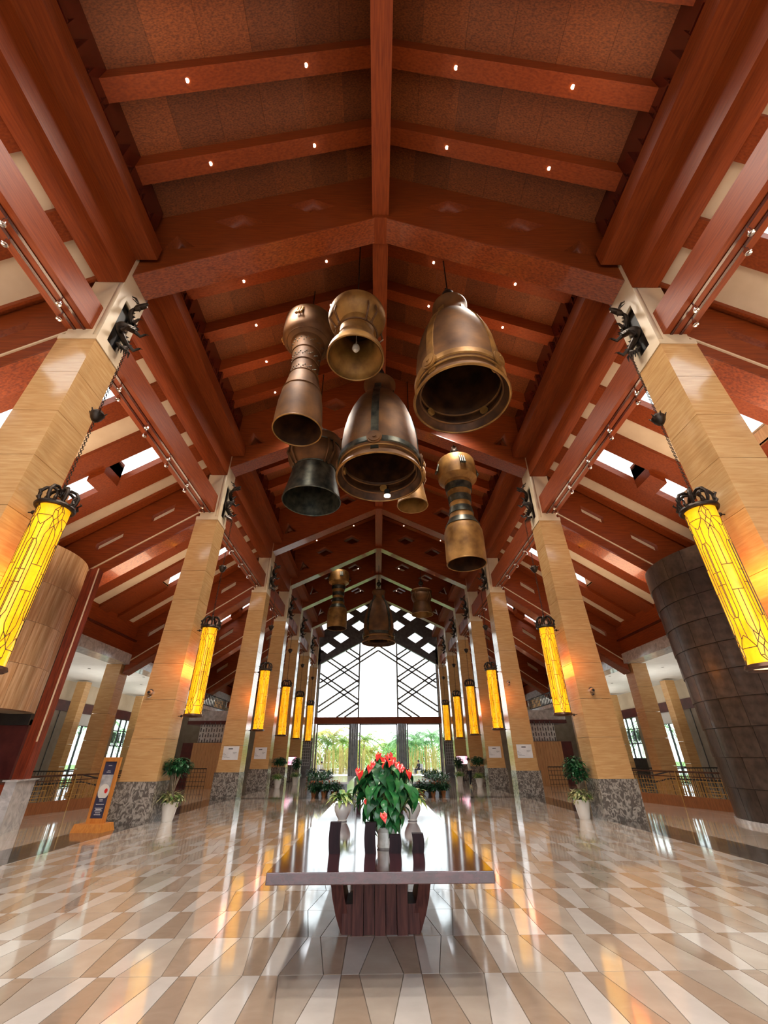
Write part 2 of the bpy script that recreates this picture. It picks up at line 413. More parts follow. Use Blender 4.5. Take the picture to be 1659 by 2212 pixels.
for s in (-1, 1):
    sx = s
    L = {}
    b = MB().box(s * 6.49, s * 7.66, 0, .90, 0, 1.0); L['plinth'] = b.mesh('plinth', granite)
    cuts = [1.0, 2.1, 3.2, 4.3, 5.4, 6.5, 7.6, 8.7, 9.76]
    for i in range(8):
        za, zb = cuts[i] + .004, cuts[i + 1] - .004
        bb = [(s * xin(za), .0, za), (s * xout(za), 0, za), (s * xout(za), .875, za), (s * xin(za), .875, za)]
        tt = [(s * xin(zb), .0, zb), (s * xout(zb), 0, zb), (s * xout(zb), .875, zb), (s * xin(zb), .875, zb)]
        L['stone_block%d' % i] = MB().hexa(bb, tt).mesh('stone_block', travertine)
    L['core'] = MB().box(s * (6.53), s * 7.2, .03, .845, .9, 9.8).mesh('joint_core', grout)
    L['cap'] = MB().box(s * 6.395, s * 7.265, -.015, .89, 9.76, 9.9).mesh('cap_band', cream_plate)
    # plate standing on the inner face of the head, with a fin and a window
    out = [(0, 9.9), (.875, 9.9), (.875, 12.38), (.2, 12.38), (.2, 13.05), (0, 13.05)]
    hole = [(.27, 10.08), (.70, 10.08), (.70, 11.6), (.27, 11.6)]
    L['inner_plate'] = plate(out, [hole], .13, 'inner_plate', cream_plate, lambda a, c, t, s=s: (s * 6.475 + t, a, c))
    L['opening_back'] = MB().box(s * 6.56, s * 6.66, .1, .8, 10.0, 11.75).mesh('opening_back', rubber)
    L['cross_plate'] = MB().hexa([(s * 6.54, 0, 9.9), (s * 7.15, 0, 9.9), (s * 7.15, .12, 9.9), (s * 6.54, .12, 9.9)],
                                 [(s * 6.54, 0, 11.92), (s * 7.15, 0, 11.92), (s * 7.15, .12, 11.92), (s * 6.54, .12, 11.92)]).mesh('cross_plate', cream_plate)
    dr = dragon_mesh(s)
    for i, y in enumerate(COLY):
        side = 'left' if s < 0 else 'right'
        lab = 'tan travertine column, %s of the %s row counted from the front' % (ORD[i], side)
        c = thing('stone_column', lab, 'column', (0, y, 0), 0, 'travertine columns of the %s row' % side)
        for k, me in L.items():
            inst({'core': 'joint_core', 'cap': 'cap_band'}.get(k, k.rstrip('0123456789')), me, c)
        inst('dragon_sculpture', dr, c, (s * 6.40, 0, 0))

# ------------------------------------------------------------------ longitudinal beams with tracks
ENDS = [-6] + COLY + [47]
for s in (-1, 1):
    side = 'left' if s < 0 else 'right'
    for i in range(len(ENDS) - 1):
        a = ENDS[i] + (.875 if i else 0); bnd = ENDS[i + 1]
        if bnd - a < .6: continue
        n_ = 'bay %d from the camera' % (i)
        bay = 'bay in front of the first column' if i == 0 else 'bay behind the %s column' % ORD[i - 1]
        t = thing('track_beam', 'red-brown lower beam with spotlight tracks, %s row, %s' % (side, bay), 'beam', group='track beams')
        MB().box(s * 6.6, s * 7.2, a, bnd, 10.1, 10.87).build('beam_body', wood_y, t)
        for x in (6.78, 7.0):
            MB().box(s * (x - .03), s * (x + .03), a, bnd, 10.075, 10.1).build('track', wood_dark, t)
        nsp = max(2, int((bnd - a) / 1.4))
        for k in range(nsp):
            yy = a + (k + .5) * (bnd - a) / nsp
            for x, dy in ((6.78, 0), (7.0, .35)):
                q = MB().tube([(s * x, yy + dy, 10.08), (s * x, yy + dy, 9.98)], .018, 6)
                q.lathe([(.05, .0), (.065, -.12), (.05, -.13), (.001, -.12)], 12, (s * x, yy + dy, 9.98)).build('spotlight', chrome, t, True)
        t = thing('wall_beam', 'red-brown upper beam over the columns, %s row, %s' % (side, bay), 'beam', group='upper beams over the columns')
        a2 = ENDS[i] + (.9 if i else 0)
        MB().box(s * 6.41, s * 7.06, a, bnd - .01, 11.9, 12.9).build('beam_body', wood_y, t)
        t = thing('eave_beam', 'red-brown eave beam of the nave ceiling, %s row, %s' % (side, bay), 'beam', group='eave beams of the nave ceiling')
        ya = ENDS[i] + (.78 if i else 0); yb = bnd - .01
        MB().box(s * 5.86, s * 6.41, ya, yb, 12.9, 13.4).build('beam_body', wood_y, t)
        # dark lattice band above it
        q = MB().box(s * 6.30, s * 6.36, ya, yb, 13.4, 15.25); q.build('backing_board', wood_dark, t)
        lb = MB()
        nb = max(3, int(round((yb - ya) / 1.67)))
        for k in range(nb):
            c0 = ya + k * (yb - ya) / nb; c1 = ya + (k + 1) * (yb - ya) / nb
            for zz in (13.75, 14.2): lb.box(s * 6.22, s * 6.26, c0 + .3, c1 - .3, zz, zz + .05)
            for yy in (c0 + .35, (c0 + c1) / 2 - .06, (c0 + c1) / 2 + .06, c1 - .35): lb.box(s * 6.2, s * 6.28, yy - .02, yy + .02, 13.45, 14.5)
            lb.box(s * 6.15, s * 6.32, c0 - .06, c0 + .06, 13.4, 14.65)
        lb.build('lattice_bars', wood_dark, t)

# ------------------------------------------------------------------ nave ceiling
ce = sroot('ceiling')
TR = [y + .4375 for y in COLY[:6]]
def zroof(x): return 18.2 - .46 * abs(x)
def raft(y, parent, lights=True):
    for s in (-1, 1):
        x0, x1 = .25, 6.3; w = .21
        b = [(s * x0, y - w, zroof(x0) - .6), (s * x1, y - w, zroof(x1) - .6), (s * x1, y + w, zroof(x1) - .6), (s * x0, y + w, zroof(x0) - .6)]
        t = [(p[0], p[1], p[2] + .6) for p in b]
        o = MB().hexa(b, t).build('rafter', wood_x, parent)
        if lights:
            for xx in (1.9, 4.6):
                z = zroof(xx) - .605
                MB().lathe([(.001, -.008), (.045, -.008), (.045, .01)], 14, (s * xx, y, z)).build('downlight', bulb, o, True)
edges = [-6] + TR + [47]
for i in range(len(edges) - 1):
    a, bnd = edges[i], edges[i + 1]
    n = max(2, int(round((bnd - a) / 1.62)))
    if i == 0:
        ys = [5.17 - 1.62 * k for k in range(7)][::-1]
    else:
        ys = [a + (bnd - a) * k / n for k in range(1, n)]
    for y in ys: raft(y, ce)
    cut = [a] + ys + [bnd]
    for j in range(len(cut) - 1):
        if cut[j + 1] - cut[j] < .2: continue
        for s in (-1, 1):
            npn = 6 if cut[j] < 24 else 2
            for k in range(npn):
                x0 = 6.4 * k / npn; x1 = 6.4 * (k + 1) / npn - .006
                yy0, yy1 = cut[j] + .003, cut[j + 1] - .003
                b = [(s * x0, yy0, zroof(x0)), (s * x1, yy0, zroof(x1)), (s * x1, yy1, zroof(x1)), (s * x0, yy1, zroof(x0))]
                MB().hexa(b, [(p[0], p[1], p[2] + .04) for p in b]).build('veneer_panel', veneer, ce)
for s in (-1, 1):
    b = [(0, -6, 18.245), (s * 7.2, -6, zroof(7.2) + .045), (s * 7.2, 47.2, zroof(7.2) + .045), (0, 47.2, 18.245)]
    MB().hexa(b, [(p[0], p[1], p[2] + .1) for p in b]).build('roof_deck', wood_dark, ce)
    MB().box(s * 6.56, s * 6.7, -6, 47, 12.9, 15.3).build('clerestory_board', wood_dark, ce)
for i in range(len(edges) - 1):
    MB().box(-.245, .245, edges[i] + .3, edges[i + 1] - .3, 15.55, 18.1).build('ridge_beam', wood_y, ce)
# two layer drop ceilings seen as thin framing: trusses
def hole_poly(cx, cz, hw=.85, hh=.5, sl=-.46, s=1):
    # lozenge cut-out following the slope
    return [(s * (cx - hw * .95), cz + .0 - hh * 0), (s * cx, cz + hh), (s * (cx + hw * .95), cz), (s * cx, cz - hh)]
for i, y in enumerate(TR):
    top = [(6.41, zroof(6.41)), (0, 18.2), (-6.41, zroof(6.41))]
    out = [(-6.41, 12.39), (0, 15.5), (6.41, 12.39)] + top
    holes = []
    for s in (-1, 1):
        for cx, cz in ((2.1, 16.1), (4.1, 15.1)):
            holes.append(hole_poly(cx, cz, .8, .42, s=s))
        holes.append([(s * 5.1, 13.75), (s * 5.95, 13.55), (s * 5.72, 14.35)])
    me = plate(out, holes, .68, 'truss_web', wood_x, lambda a, c, t, y=y: (a, y + t, c))
    t = thing('roof_truss', 'deep red-brown gabled truss with lozenge cut-outs, %s from the front' % ORD[i], 'truss', group='gabled trusses of the nave')
    inst('truss_web', me, t)
    for s in (-1, 1):
        # soffit board under the chord, slightly proud
        b = [(0, y - .35, 15.47), (s * 6.4, y - .35, 12.36), (s * 6.4, y + .35, 12.36), (0, y + .35, 15.47)]
        MB().hexa(b, [(p[0], p[1], p[2] + .05) for p in b]).build('soffit_board', wood_soffit, t)
    MB().box(-.2, .2, y - .37, y + .37, 15.38, 15.6).build('ridge_block', wood_y, t)

# ------------------------------------------------------------------ aisle roofs
def zaisle(x): return 12.0 - .7 * (abs(x) - 7.3)
for s in (-1, 1):
    side = 'left' if s < 0 else 'right'
    ar = sroot('ceiling_aisle_' + side)
    def slab(x0, x1, y0_, y1_, dz, th, name, m_, par=ar):
        b = [(s * x0, y0_, zaisle(x0) + dz), (s * x1, y0_, zaisle(x1) + dz), (s * x1, y1_, zaisle(x1) + dz), (s * x0, y1_, zaisle(x0) + dz)]
        return MB().hexa(b, [(p[0], p[1], p[2] + th) for p in b]).build(name, m_, par)
    for i in range(len(COLY)):
        a = COLY[i - 1] + .875 if i else -6; bnd = COLY[i]
        if i == 0: bands = [(-4.6, -3.7), (-2.9, -2.0), (-1.25, -.3), (.4, 1.35), (2.05, 3.0), (3.7, 4.75), (5.35, 6.26)]
        else:
            n = 4 if bnd - a > 6.5 else 3
            p = (bnd - a - .7) / n; bands = [(a + .9 + k * p + .35, a + .9 + (k + 1) * p - .35) for k in range(n)] if n == 3 else [(a + 1.5, a + 2.5), (a + 3.2, a + 4.0), (a + 4.8, a + 5.65), (a + 6.5, a + 7.15)]
        prev = a
        for k, (p0, p1) in enumerate(bands):
            # wood rafter between bands, lower than the panels
            slab(7.06, 13.4, prev, p0, -.16, .3, 'aisle_rafter', wood_x)
            sky = (k + (i == 0)) % 2 == 0
            if sky:
                slab(7.06, 8.15, p0, p1, 0, .05, 'ceiling_panel', cream)
                slab(9.5, 9.98, p0, p1, -.35, .95, 'coffer_block', wood_x)
                slab(11.05, 13.4, p0, p1, 0, .05, 'ceiling_panel', wood_x)
                for x0, x1 in ((8.15, 9.5), (9.98, 11.05)):
                    slab(x0, x1, p0, p1, .42, .02, 'skylight_pane', glass)
                    slab(x0 - .03, x0, p0, p1, 0, .5, 'skylight_reveal', cream); slab(x1, x1 + .03, p0, p1, 0, .5, 'skylight_reveal', wood_light)
            else:
                slab(7.06, 13.4, p0, p1, 0, .05, 'ceiling_panel', cream)
            prev = p1
        slab(7.06, 13.4, prev, bnd, -.16, .3, 'aisle_rafter', wood_x)
        slab(6.62, 13.4, bnd, bnd + .875, .02, .2, 'ceiling_panel', wood_x)
        if i == 6: continue
        # truss of the aisle in the column plane, with slots
        y = COLY[i] + .4375
        out = [(7.25, 9.72), (13.3, 9.72 - .7 * 6.05), (13.3, zaisle(13.3)), (7.25, zaisle(7.25))]
        def par(x0, x1, z0):
            return [(x0, zaisle(x0) - z0 - .16), (x1, zaisle(x1) - z0 - .16), (x1, zaisle(x1) - z0 + .16), (x0, zaisle(x0) - z0 + .16)]
        holes = [par(8.3, 9.1, .9), par(10.0, 10.9, .9), par(11.8, 12.6, .9)]
        out = [(s * p[0], p[1]) for p in out]; holes = [[(s * p[0], p[1]) for p in h] for h in holes]
        me = plate(out, holes, .6, 'truss_web', wood_x, lambda a_, c, t, y=y: (a_, y + t, c))
        t = thing('aisle_truss', 'sloping red-brown half truss with slots over the %s aisle, %s from the front' % (side, ORD[i]), 'truss', group='half trusses of the aisles')
        inst('truss_web', me, t)
        for h in holes:
            MB().hexa([(p[0], y - .12, p[1]) for p in h], [(p[0], y + .12, p[1]) for p in h]).build('slot_infill', cream, t)
        b = [(s * 7.25, y - .33, 9.62), (s * 13.3, y - .33, 9.62 - .7 * 6.05), (s * 13.3, y + .33, 9.62 - .7 * 6.05), (s * 7.25, y + .33, 9.62)]
        MB().hexa(b, [(p[0], p[1], p[2] + .07) for p in b]).build('soffit_board', wood_soffit, t)
        # mouldings on the faces
        for dz in (.35, ):
            MB().bar((s * 7.25, y - .31, 9.8 + dz), (s * 13.3, y - .31, 9.8 + dz - .7 * 6.05), .05, .05).build('moulding', cream_plate, t)
    # ceiling behind the last bay
    slab(7.06, 13.4, COLY[6] + .9, 47.5, -.1, .2, 'ceiling_panel', wood_x)
    # outer eave beam on the outer columns
    t = thing('outer_beam', 'deep red-brown fascia beam carried by the outer columns of the %s aisle' % side, 'beam')
    for k in range(7):
        if k == 2: continue
        MB().box(s * 13.18, s * 13.3, [-6, -.3, 0, 18, 24, 30, 36][k] + .01, [-.31, 10.5, 0, 24, 30, 36, 46.9][k] - .01, 6.35, 7.9).build('fascia_panel', wood_y, t)
    for ya, yb in ((-6, 10.5), (18, 46.9)):
        MB().box(s * 13.1, s * 13.95, ya, yb, 5.85, 6.35).build('beam_body', marble, t)  # marble colour stands in for daylight paling the foot of the wood beam
        MB().box(s * 13.05, s * 13.2, ya, yb, 7.0, 7.08).build('moulding', wood_dark, t)
    # low white ceiling, outer wall
    lc = sroot('ceiling_outer_' + side)
    for k in range(9):
        MB().box(s * 13.3, s * 20.3, -6 + k * 6 + .01, k * 6 - .01, 5.95, 6.1).build('ceiling_board', white, lc)
    for yy in (17, 20, 25, 28, 31):
        for x in (14.6, 16.2):
            MB().lathe([(.001, -.01), (.07, -.01), (.08, .0)], 12, (s * x, yy, 5.945)).build('downlight_trim', metal_grey, lc, True)
    wl = sroot('wall_' + side)
    for y0_, y1_ in ((-6, 11), (11, 20), (20, 31.1), (33.5, 36.1), (40.2, 48)):
        MB().box(s * 20, s * 20.3, y0_, y1_, 0, 4.2).build('wall_panel', taupe, wl)
    MB().box(s * 20, s * 20.3, 31.1, 33.5, 3.5, 4.2).build('wall_panel', white, wl)
    MB().box(s * 20, s * 20.3, 36.1, 40.2, 0, 1.4).build('wall_panel', rubber, wl)
    MB().box(s * 20, s * 20.3, -6, 48, 4.75, 6.0).build('wall_upper', cream, wl)
    MB().box(s * 19.9, s * 20.3, -6, 48, 4.2, 4.8).build('header_band', maroon, wl)
    for k in range(7):
        MB().box(s * 19.96, s * 20, 21 + k * 1.4, 21.03 + k * 1.4, 0, 4.2).build('wall_batten', metal_grey, wl)
    for j, (y0_, y1_, za_, zb_) in enumerate(((31.1, 33.5, .05, 3.5), (36.1, 40.2, 1.4, 4.2))):
        w = struct(inst('window_%d' % (10 + j + (s > 0) * 2), None))
        MB().box(s * 20.1, s * 20.12, y0_, y1_, za_, zb_).build('window_pane', glass, w)
        for k in range(j * 3 + 3):
            yy = y0_ + k * (y1_ - y0_) / (j * 3 + 2)
            MB().box(s * 20.05, s * 20.15, yy - .04, yy + .04, za_, zb_).build('mullion', rubber, w)
        for zz in ((za_, .95, zb_) if j == 0 else (za_, 2.4, 3.4, zb_)):
            MB().box(s * 20.05, s * 20.15, y0_, y1_, zz - .03, zz + .03).build('transom', rubber, w)
        if j == 0: continue
        f = MB()
        for k in range(6):
            ya_ = y0_ + k * (y1_ - y0_) / 6
            for q in range(5):
                f.box(s * 20.06, s * 20.1, ya_ + .15 + q * .1, ya_ + .17 + q * .1, 2.4 + (q % 2) * .2, 3.3)
        f.build('window_fretwork', rubber, w)
# outer columns
for s in (-1, 1):
    side = 'left' if s < 0 else 'right'
    for j, (x, y, w) in enumerate(((13.8, 23.2, .78), (13.8, 31.5, .78), (13.8, 40.0, .78), (18.95, 29.0, .58), (18.95, 20.5, .58), (18.95, 36.5, .58))):
        pos = ['nearest', 'second', 'third'][j % 3] + (' of the inner row' if j < 3 else ' of the row before the windows')
        c = thing('outer_column', 'plain tan stone pillar under the low ceiling of the %s aisle, %s' % (side, pos), 'column', (s * x, y, 0), 0, 'outer pillars')
        for k in range(5):
            MB().box(-w / 2, w / 2, 0, w, k * 1.17 + .004, (k + 1) * 1.17 - .004).build('stone_block', travertine, c)

# ------------------------------------------------------------------ gable wall, window, doors
gw = sroot('wall_far')
def dia(cx, cz, w=.9, h=.6): return [(cx - w, cz), (cx, cz + h), (cx + w, cz), (cx, cz - h)]
dl = [(-1.99, 16.35), (-3.6, 15.35), (-2.13, 14.3), (-4.08, 12.95), (-5.5, 11.85)]
holes = [dia(x, z) for x, z in dl] + [dia(-x, z) for x, z in dl]
holes += [[(-6.3, 13.6), (-6.3, 14.9), (-5.2, 14.2)], [(6.3, 13.6), (6.3, 14.9), (5.2, 14.2)]]
out = [(-6.5, 10.0), (0, 13.46), (6.5, 10.0), (6.5, 15.4), (0, 18.3), (-6.5, 15.4)]
inst('gable_board', plate(out, holes, .5, 'gable_board', metal_grey, lambda a, c, t: (a, 47.25 + t, c)), gw)
MB().box(-6.38, 6.38, 46.9, 47.5, 4.47, 5.06).build('door_lintel', wood_x, gw)
for s in (-1, 1):
    MB().box(s * 6.2, s * 6.38, 47, 47.4, 0, 12).build('wall_pier', marble, gw)
    MB().box(s * 7.7, s * 20.3, 47, 47.4, 0, 12.4).build('wall_panel', taupe, gw)
w1 = struct(inst('window_1', None))
ZB = 5.06
def ztop(x): return 13.46 - .532 * abs(x)
for s in (-1, 1):
    MB().box(s * 1.93, s * 2.07, 47.1, 47.35, ZB, ztop(2)).build('mullion', steel, w1)
    MB().box(s * 6.12, s * 6.2, 47.1, 47.35, ZB, ztop(6.15)).build('mullion', steel, w1)
    SL = .63
    for base in (11.1, 10.6, 8.85, 8.35, 6.68, 6.17, 13.3, 12.8):          # falling towards the middle
        zl = lambda x, base=base: base + SL * (abs(x) - 2)
        pts = [x / 20 for x in range(40, 123)]
        ok = [x for x in pts if ZB < zl(x) < ztop(x)]
        if len(ok) > 2: MB().bar((s * ok[0], 47.2, zl(ok[0])), (s * ok[-1], 47.2, zl(ok[-1])), .15, .09, (0, 1, 0)).build('glazing_bar', steel, w1)
    for base in (10.9, 10.35, 8.65, 8.1, 6.45, 5.95):          # rising towards the middle
        zl = lambda x, base=base: base - SL * (abs(x) - 2)
        xs = 0 if base > 10 else 2
        pts = [x / 20 for x in range(int(xs * 20), 123)]
        ok = [x for x in pts if ZB < zl(x) < ztop(x)]
        if len(ok) > 2: MB().bar((s * ok[0], 47.2, zl(ok[0])), (s * ok[-1], 47.2, zl(ok[-1])), .15, .09, (0, 1, 0)).build('glazing_bar', steel, w1)
MB().hexa([(-6.2, 47.3, ZB), (6.2, 47.3, ZB), (6.2, 47.3, ztop(6.2)), (0, 47.3, 13.46), (-6.2, 47.3, ztop(6.2))],
          [(-6.2, 47.31, ZB), (6.2, 47.31, ZB), (6.2, 47.31, ztop(6.2)), (0, 47.31, 13.46), (-6.2, 47.31, ztop(6.2))]).build('window_pane', glass, w1)
for j, (x0, x1) in enumerate(((-6.1, -2.75), (-1.85, 1.95), (2.85, 6.2))):
    d = struct(inst('door_%d' % (j + 1), None))
    MB().box(x0, x0 + .12, 47.0, 47.3, 0, 4.47).build('door_post', metal_grey, d)
    MB().box(x1 - .12, x1, 47.0, 47.3, 0, 4.47).build('door_post', metal_grey, d)
    MB().box(x0, x1, 47.0, 47.3, 4.37, 4.47).build('door_head', metal_grey, d)
for s in (-1, 1):
    for k, x in enumerate((1.98, 2.19, 2.40, 2.61)):
        MB().box(s * x, s * (x + .19), 46.8 + .05 * k, 47.2, 0, 4.47).build('folded_door_leaf', metal_grey, gw)
    # lattice screens beside the doors, inside the last bays
    t = thing('lattice_screen', 'dark grey lattice screen with white flecks, beside the %s garden door' % ('left' if s < 0 else 'right'), 'screen')
    MB().box(s * 6.35, s * 7.5, 46.5, 46.6, 0, 3.2).build('screen_board', metal_grey, t)
    q = MB()
    for k in range(9):
        q.box(s * 6.5, s * 7.35, 46.46, 46.5, .9 + k * .25, .93 + k * .25)
        if k < 5: q.box(s * (6.5 + k * .2), s * (6.53 + k * .2), 46.46, 46.5, .9, 3.0)
    q.build('screen_bars', marble, t)

# wall behind the camera with a wide entrance
bw = sroot('wall_back')
for s in (-1, 1):
    MB().box(s * 7.5, s * 20.3, -6.3, -6, 0, 12).build('wall_panel', taupe, bw)
MB().box(-7.6, 7.6, -6.3, -6, 9.5, 18.3).build('gable_panel', wood_x, bw)
# roof deck over the outer parts to keep the weather out
# ------------------------------------------------------------------ balcony blocks between outer pillars and nave (far aisles)
for s in (-1, 1):
    side = 'left' if s < 0 else 'right'
    t = thing('pavilion_block', 'pale stone balcony block over a slatted oak wall, far down the %s aisle' % side, 'pavilion')
    MB().box(s * 9.2, s * 11.6, 30.3, 33, 0, 2.4).build('oak_wall', wood_light, t)
    for k in range(13):
        MB().box(s * (9.3 + k * .18), s * (9.36 + k * .18), 30.26, 30.3, .05, 2.4).build('slat', wood_light, t)
    MB().box(s * 11.6, s * 12.3, 30.4, 33, 0, 2.4).build('dark_door', maroon, t)
    MB().box(s * 9.2, s * 12.3, 30.6, 33, 3.65, 4.25).build('balcony_parapet', marble, t)
    MB().box(s * 9.2, s * 12.3, 30.5, 33, 3.45, 3.66).build('soffit', maroon, t)
    q = MB()
    for k in range(12):
        for z in range(4):
            q.box(s * (9.45 + k * .17), s * (9.50 + k * .17), 30.45, 30.5, 2.42 + z * .3, 2.42 + z * .3 + (.24 if (k + z) % 2 else .16))
    q.box(s * 9.4, s * 11.5, 30.46, 30.5, 2.4, 2.44); q.build('screen_fretwork', metal_grey, t)
    MB().box(s * 9.4, s * 11.5, 30.7, 30.75, 2.4, 3.45).build('backlight_board', white, t)  # white board stands in for the bright backlight behind the fretwork
    q = MB().tube([(s * 11, 29, 5.15), (s * 11, 33.5, 5.15)], .035, 6).tube([(s * 11, 29, 4.5), (s * 11, 33.5, 4.5)], .035, 6)
    for k in range(16):
        q.box(s * 10.98, s * 11.02, 29.1 + k * .28, 29.14 + k * .28, 4.5, 5.15)
        q.box(s * 10.98, s * 11.02, 29.1 + k * .28, 29.26 + k * .28, 4.75 + (k % 2) * .15, 4.79 + (k % 2) * .15)
    q.build('balustrade', rubber, t)
    MB().box(s * 10.9, s * 12.3, 29, 33.5, 4.25, 4.45).build('balcony_slab', marble, t)
    q = MB().tube([(s * 9.9, 28.6, 1.05), (s * 11.3, 28.6, 1.05)], .03, 6)
    for k in range(9): q.tube([(s * (9.9 + k * .17), 28.6, 0), (s * (9.9 + k * .17), 28.6, 1.05)], .012, 5)
    for k in range(4): q.tube([(s * 9.9, 28.6, .2 + k * .22), (s * 11.3, 28.6, .2 + k * .22)], .012, 5)
    q.build('landing_railing', rubber, t)

# ------------------------------------------------------------------ wall lanterns
def lantern_meshes():
    Rr, z0, z1 = .25, 2.80, 5.58
    D = {}
    D['glass_shade'] = MB().lathe([(Rr, z0), (Rr, z1)], 48).mesh('glass_shade', amber, True)
    D['shade_lid'] = MB().lathe([(.001, z1), (Rr, z1)], 32).mesh('shade_lid', brown_metal)
    half = [((.5, 0), (.30, .045)), ((.5, 0), (.42, .045)), ((.30, .045), (.30, .09)), ((.42, .045), (.5, .09)), ((.42, .045), (.30, .045)),
            ((.30, .09), (.5, .15)), ((.30, .09), (.0, .09)), ((.30, .09), (.12, .14)), ((.12, .14), (0, .16)), ((.5, .09), (.38, .12)), ((.38, .12), (.38, .15)),
            ((.5, .15), (.38, .18)), ((.38, .15), (.38, .18)), ((.38, .18), (.30, .22)), ((.30, .22), (.30, .5)),
            ((.12, .14), (.10, .19)), ((.10, .19), (.10, .26)), ((.10, .26), (.17, .29)), ((.17, .29), (.17, .5)), ((.10, .26), (.02, .26)), ((.02, .26), (.02, .5)),
            ((.5, .15), (.5, .42)), ((.5, .42), (.30, .42)), ((.17, .46), (.02, .46))]
    q = MB()
    NP = 4
    for k in range(NP):
        for (a, b) in half:
            for mu in (0, 1):
                for mv in (0, 1):
                    pts = []
                    n = 2 if abs(a[0] - b[0]) < .05 else 4
                    for i in range(n + 1):
                        u = lerp(a[0], b[0], i / n); v = lerp(a[1], b[1], i / n)
                        if mu: u = 1 - u
                        if mv: v = 1 - v
                        th = 2 * PI * (k + u) / NP
                        pts.append(((Rr + .002) * math.cos(th), (Rr + .002) * math.sin(th), z0 + (z1 - z0) * (1 - v)))
                    q.tube(pts, .006, 4, False)
    D['lead_came'] = q.mesh('lead_came', lead)
    q = MB().lathe([(.25, z0 + .02), (.29, z0 + .01), (.31, z0 - .04), (.27, z0 - .07), (.2, z0 - .05)], 32)
    D['bottom_ring'] = q.mesh('bottom_ring', brown_metal, True)
    D['base_disc'] = MB().lathe([(.001, z0 - .03), (.23, z0 - .03)], 28).mesh('base_disc', ivory)
    q = MB().ring((0, 0, z1 + .01), .285, .045, 32, 8).ring((0, 0, z1 + .06), .25, .022, 28, 6)
    for k in range(7):
        a = 2 * PI * k / 7
        pr = [(.24, .04), (.29, .14), (.30, .26), (.24, .36), (.14, .40), (.05, .36), (.03, .30)]
        q.tube([(r_ * math.cos(a), r_ * math.sin(a), z1 + z) for r_, z in pr], [.024, .03, .032, .032, .03, .025, .02], 7)
        a += PI / 7
        pr = [(.28, .02), (.33, .08), (.31, .15), (.36, .21), (.33, .25)]
        q.tube([(r_ * math.cos(a), r_ * math.sin(a), z1 + z) for r_, z in pr], [.025, .03, .02, .018, .003], 6)
    q.tube([(0, 0, z1 + .25), (0, 0, z1 + .52)], .025, 8)
    D['crown'] = q.mesh('crown', iron, True)
    q = MB(); z = z1 + .52; k = 0
    while z < 9.95:
        if not 7.72 < z < 7.98:
            q.ring((0, 0, z + .035), .026, .008, 10, 4, .6 if k % 2 else 1, 'x' if k % 2 else 'y')
        z += .052; k += 1
    D['chain'] = q.mesh('chain', iron, True)
    q = MB().lathe([(.001, 7.70), (.06, 7.72), (.11, 7.80), (.14, 7.90), (.10, 7.97), (.03, 8.0), (.001, 8.01)], 16)
    for k in range(6):
        a = PI * k / 3; q.tube([(.1 * math.cos(a), .1 * math.sin(a), 7.86), (.17 * math.cos(a), .17 * math.sin(a), 7.96)], [.03, .008], 5)
    D['chain_knob'] = q.mesh('chain_knob', iron, True)
    return D
LM = lantern_meshes()
for s in (-1, 1):
    side = 'left' if s < 0 else 'right'
    arm = MB()
    for z in (5.50, 2.76):
        arm.tube([(s * .25, 0, z), (s * .47, 0, z)], .012, 6).ball((s * .36, 0, z), .04, 8)
    am = arm.mesh('wall_bracket', iron, True)
    for i, y in enumerate(COLY[:6]):
        lab = 'tall amber lantern with iron crown beside the %s column of the %s row' % (ORD[i], side)
        t = thing('crowned_lantern', lab, 'lantern', (s * 6.0, y + .44, 0), R(17 + 20 * i), 'amber crowned lanterns')
        hold = {}
        for k, me in LM.items():
            o = inst(k, me, {'base_disc': hold.get('bottom_ring'), 'chain_knob': hold.get('chain'), 'shade_lid': hold.get('glass_shade'), 'lead_came': hold.get('glass_shade')}.get(k) or t); hold[k] = o
            if k in ('chain', 'lead_came'): o['kind'] = 'stuff'
        o = inst('wall_bracket', am, t); o.rotation_euler = (0, 0, -R(17 + 20 * i))
        if i < 4:
            lamp('AREA', 'column_glow_fill', (s * 6.25, y + .44, 4.2), 22, (1, .27, .02), .45, (0, R(s * -90), 0), 2.7)  # added area lamp behind the opaque shade, throws the lantern's glow on the column


# ------------------------------------------------------------------ suspended bronzes
def bell_root(name, label, x, y, z, cat, rz=0, grp='bronze bells and drums hanging from the ceiling'):
    return thing(name, label, cat, (x, y, z), rz, grp)
def rope(root, x, y, z, top, zc, knob=.5, spread=.25, n=3):
    """hanger: a cord cluster, a dark ball and a rod up to the ceiling (local coordinates)"""
    q = MB()
    zk = top + knob
    for k in range(n):
        a = 2 * PI * k / n + .4
        q.tube([(spread * math.cos(a), spread * math.sin(a), top), (0, 0, zk)], .018, 5)
    q.build('hanging_cords', iron, root)
    q = MB().ball((0, 0, zk + .12), .2, 10).ring((0, 0, zk + .38), .09, .03, 12, 6, 1, 'x')
    q.build('hanger_ball', iron, root, True)
    MB().tube([(0, 0, zk + .3), (0, 0, zc - z)], .02, 6).build('suspension_rod', iron, root)
def shell(prof, th=.05):
    inn = [(max(r_ - th, .01), z) for r_, z in prof[::-1]]
    return prof + inn
def ripple(prof, n=1):
    out = []
    for (a, b), (c, d) in zip(prof, prof[1:]):
        out.append((a, b)); out.append(((a + c) / 2, (b + d) / 2))
    return out + [prof[-1]]
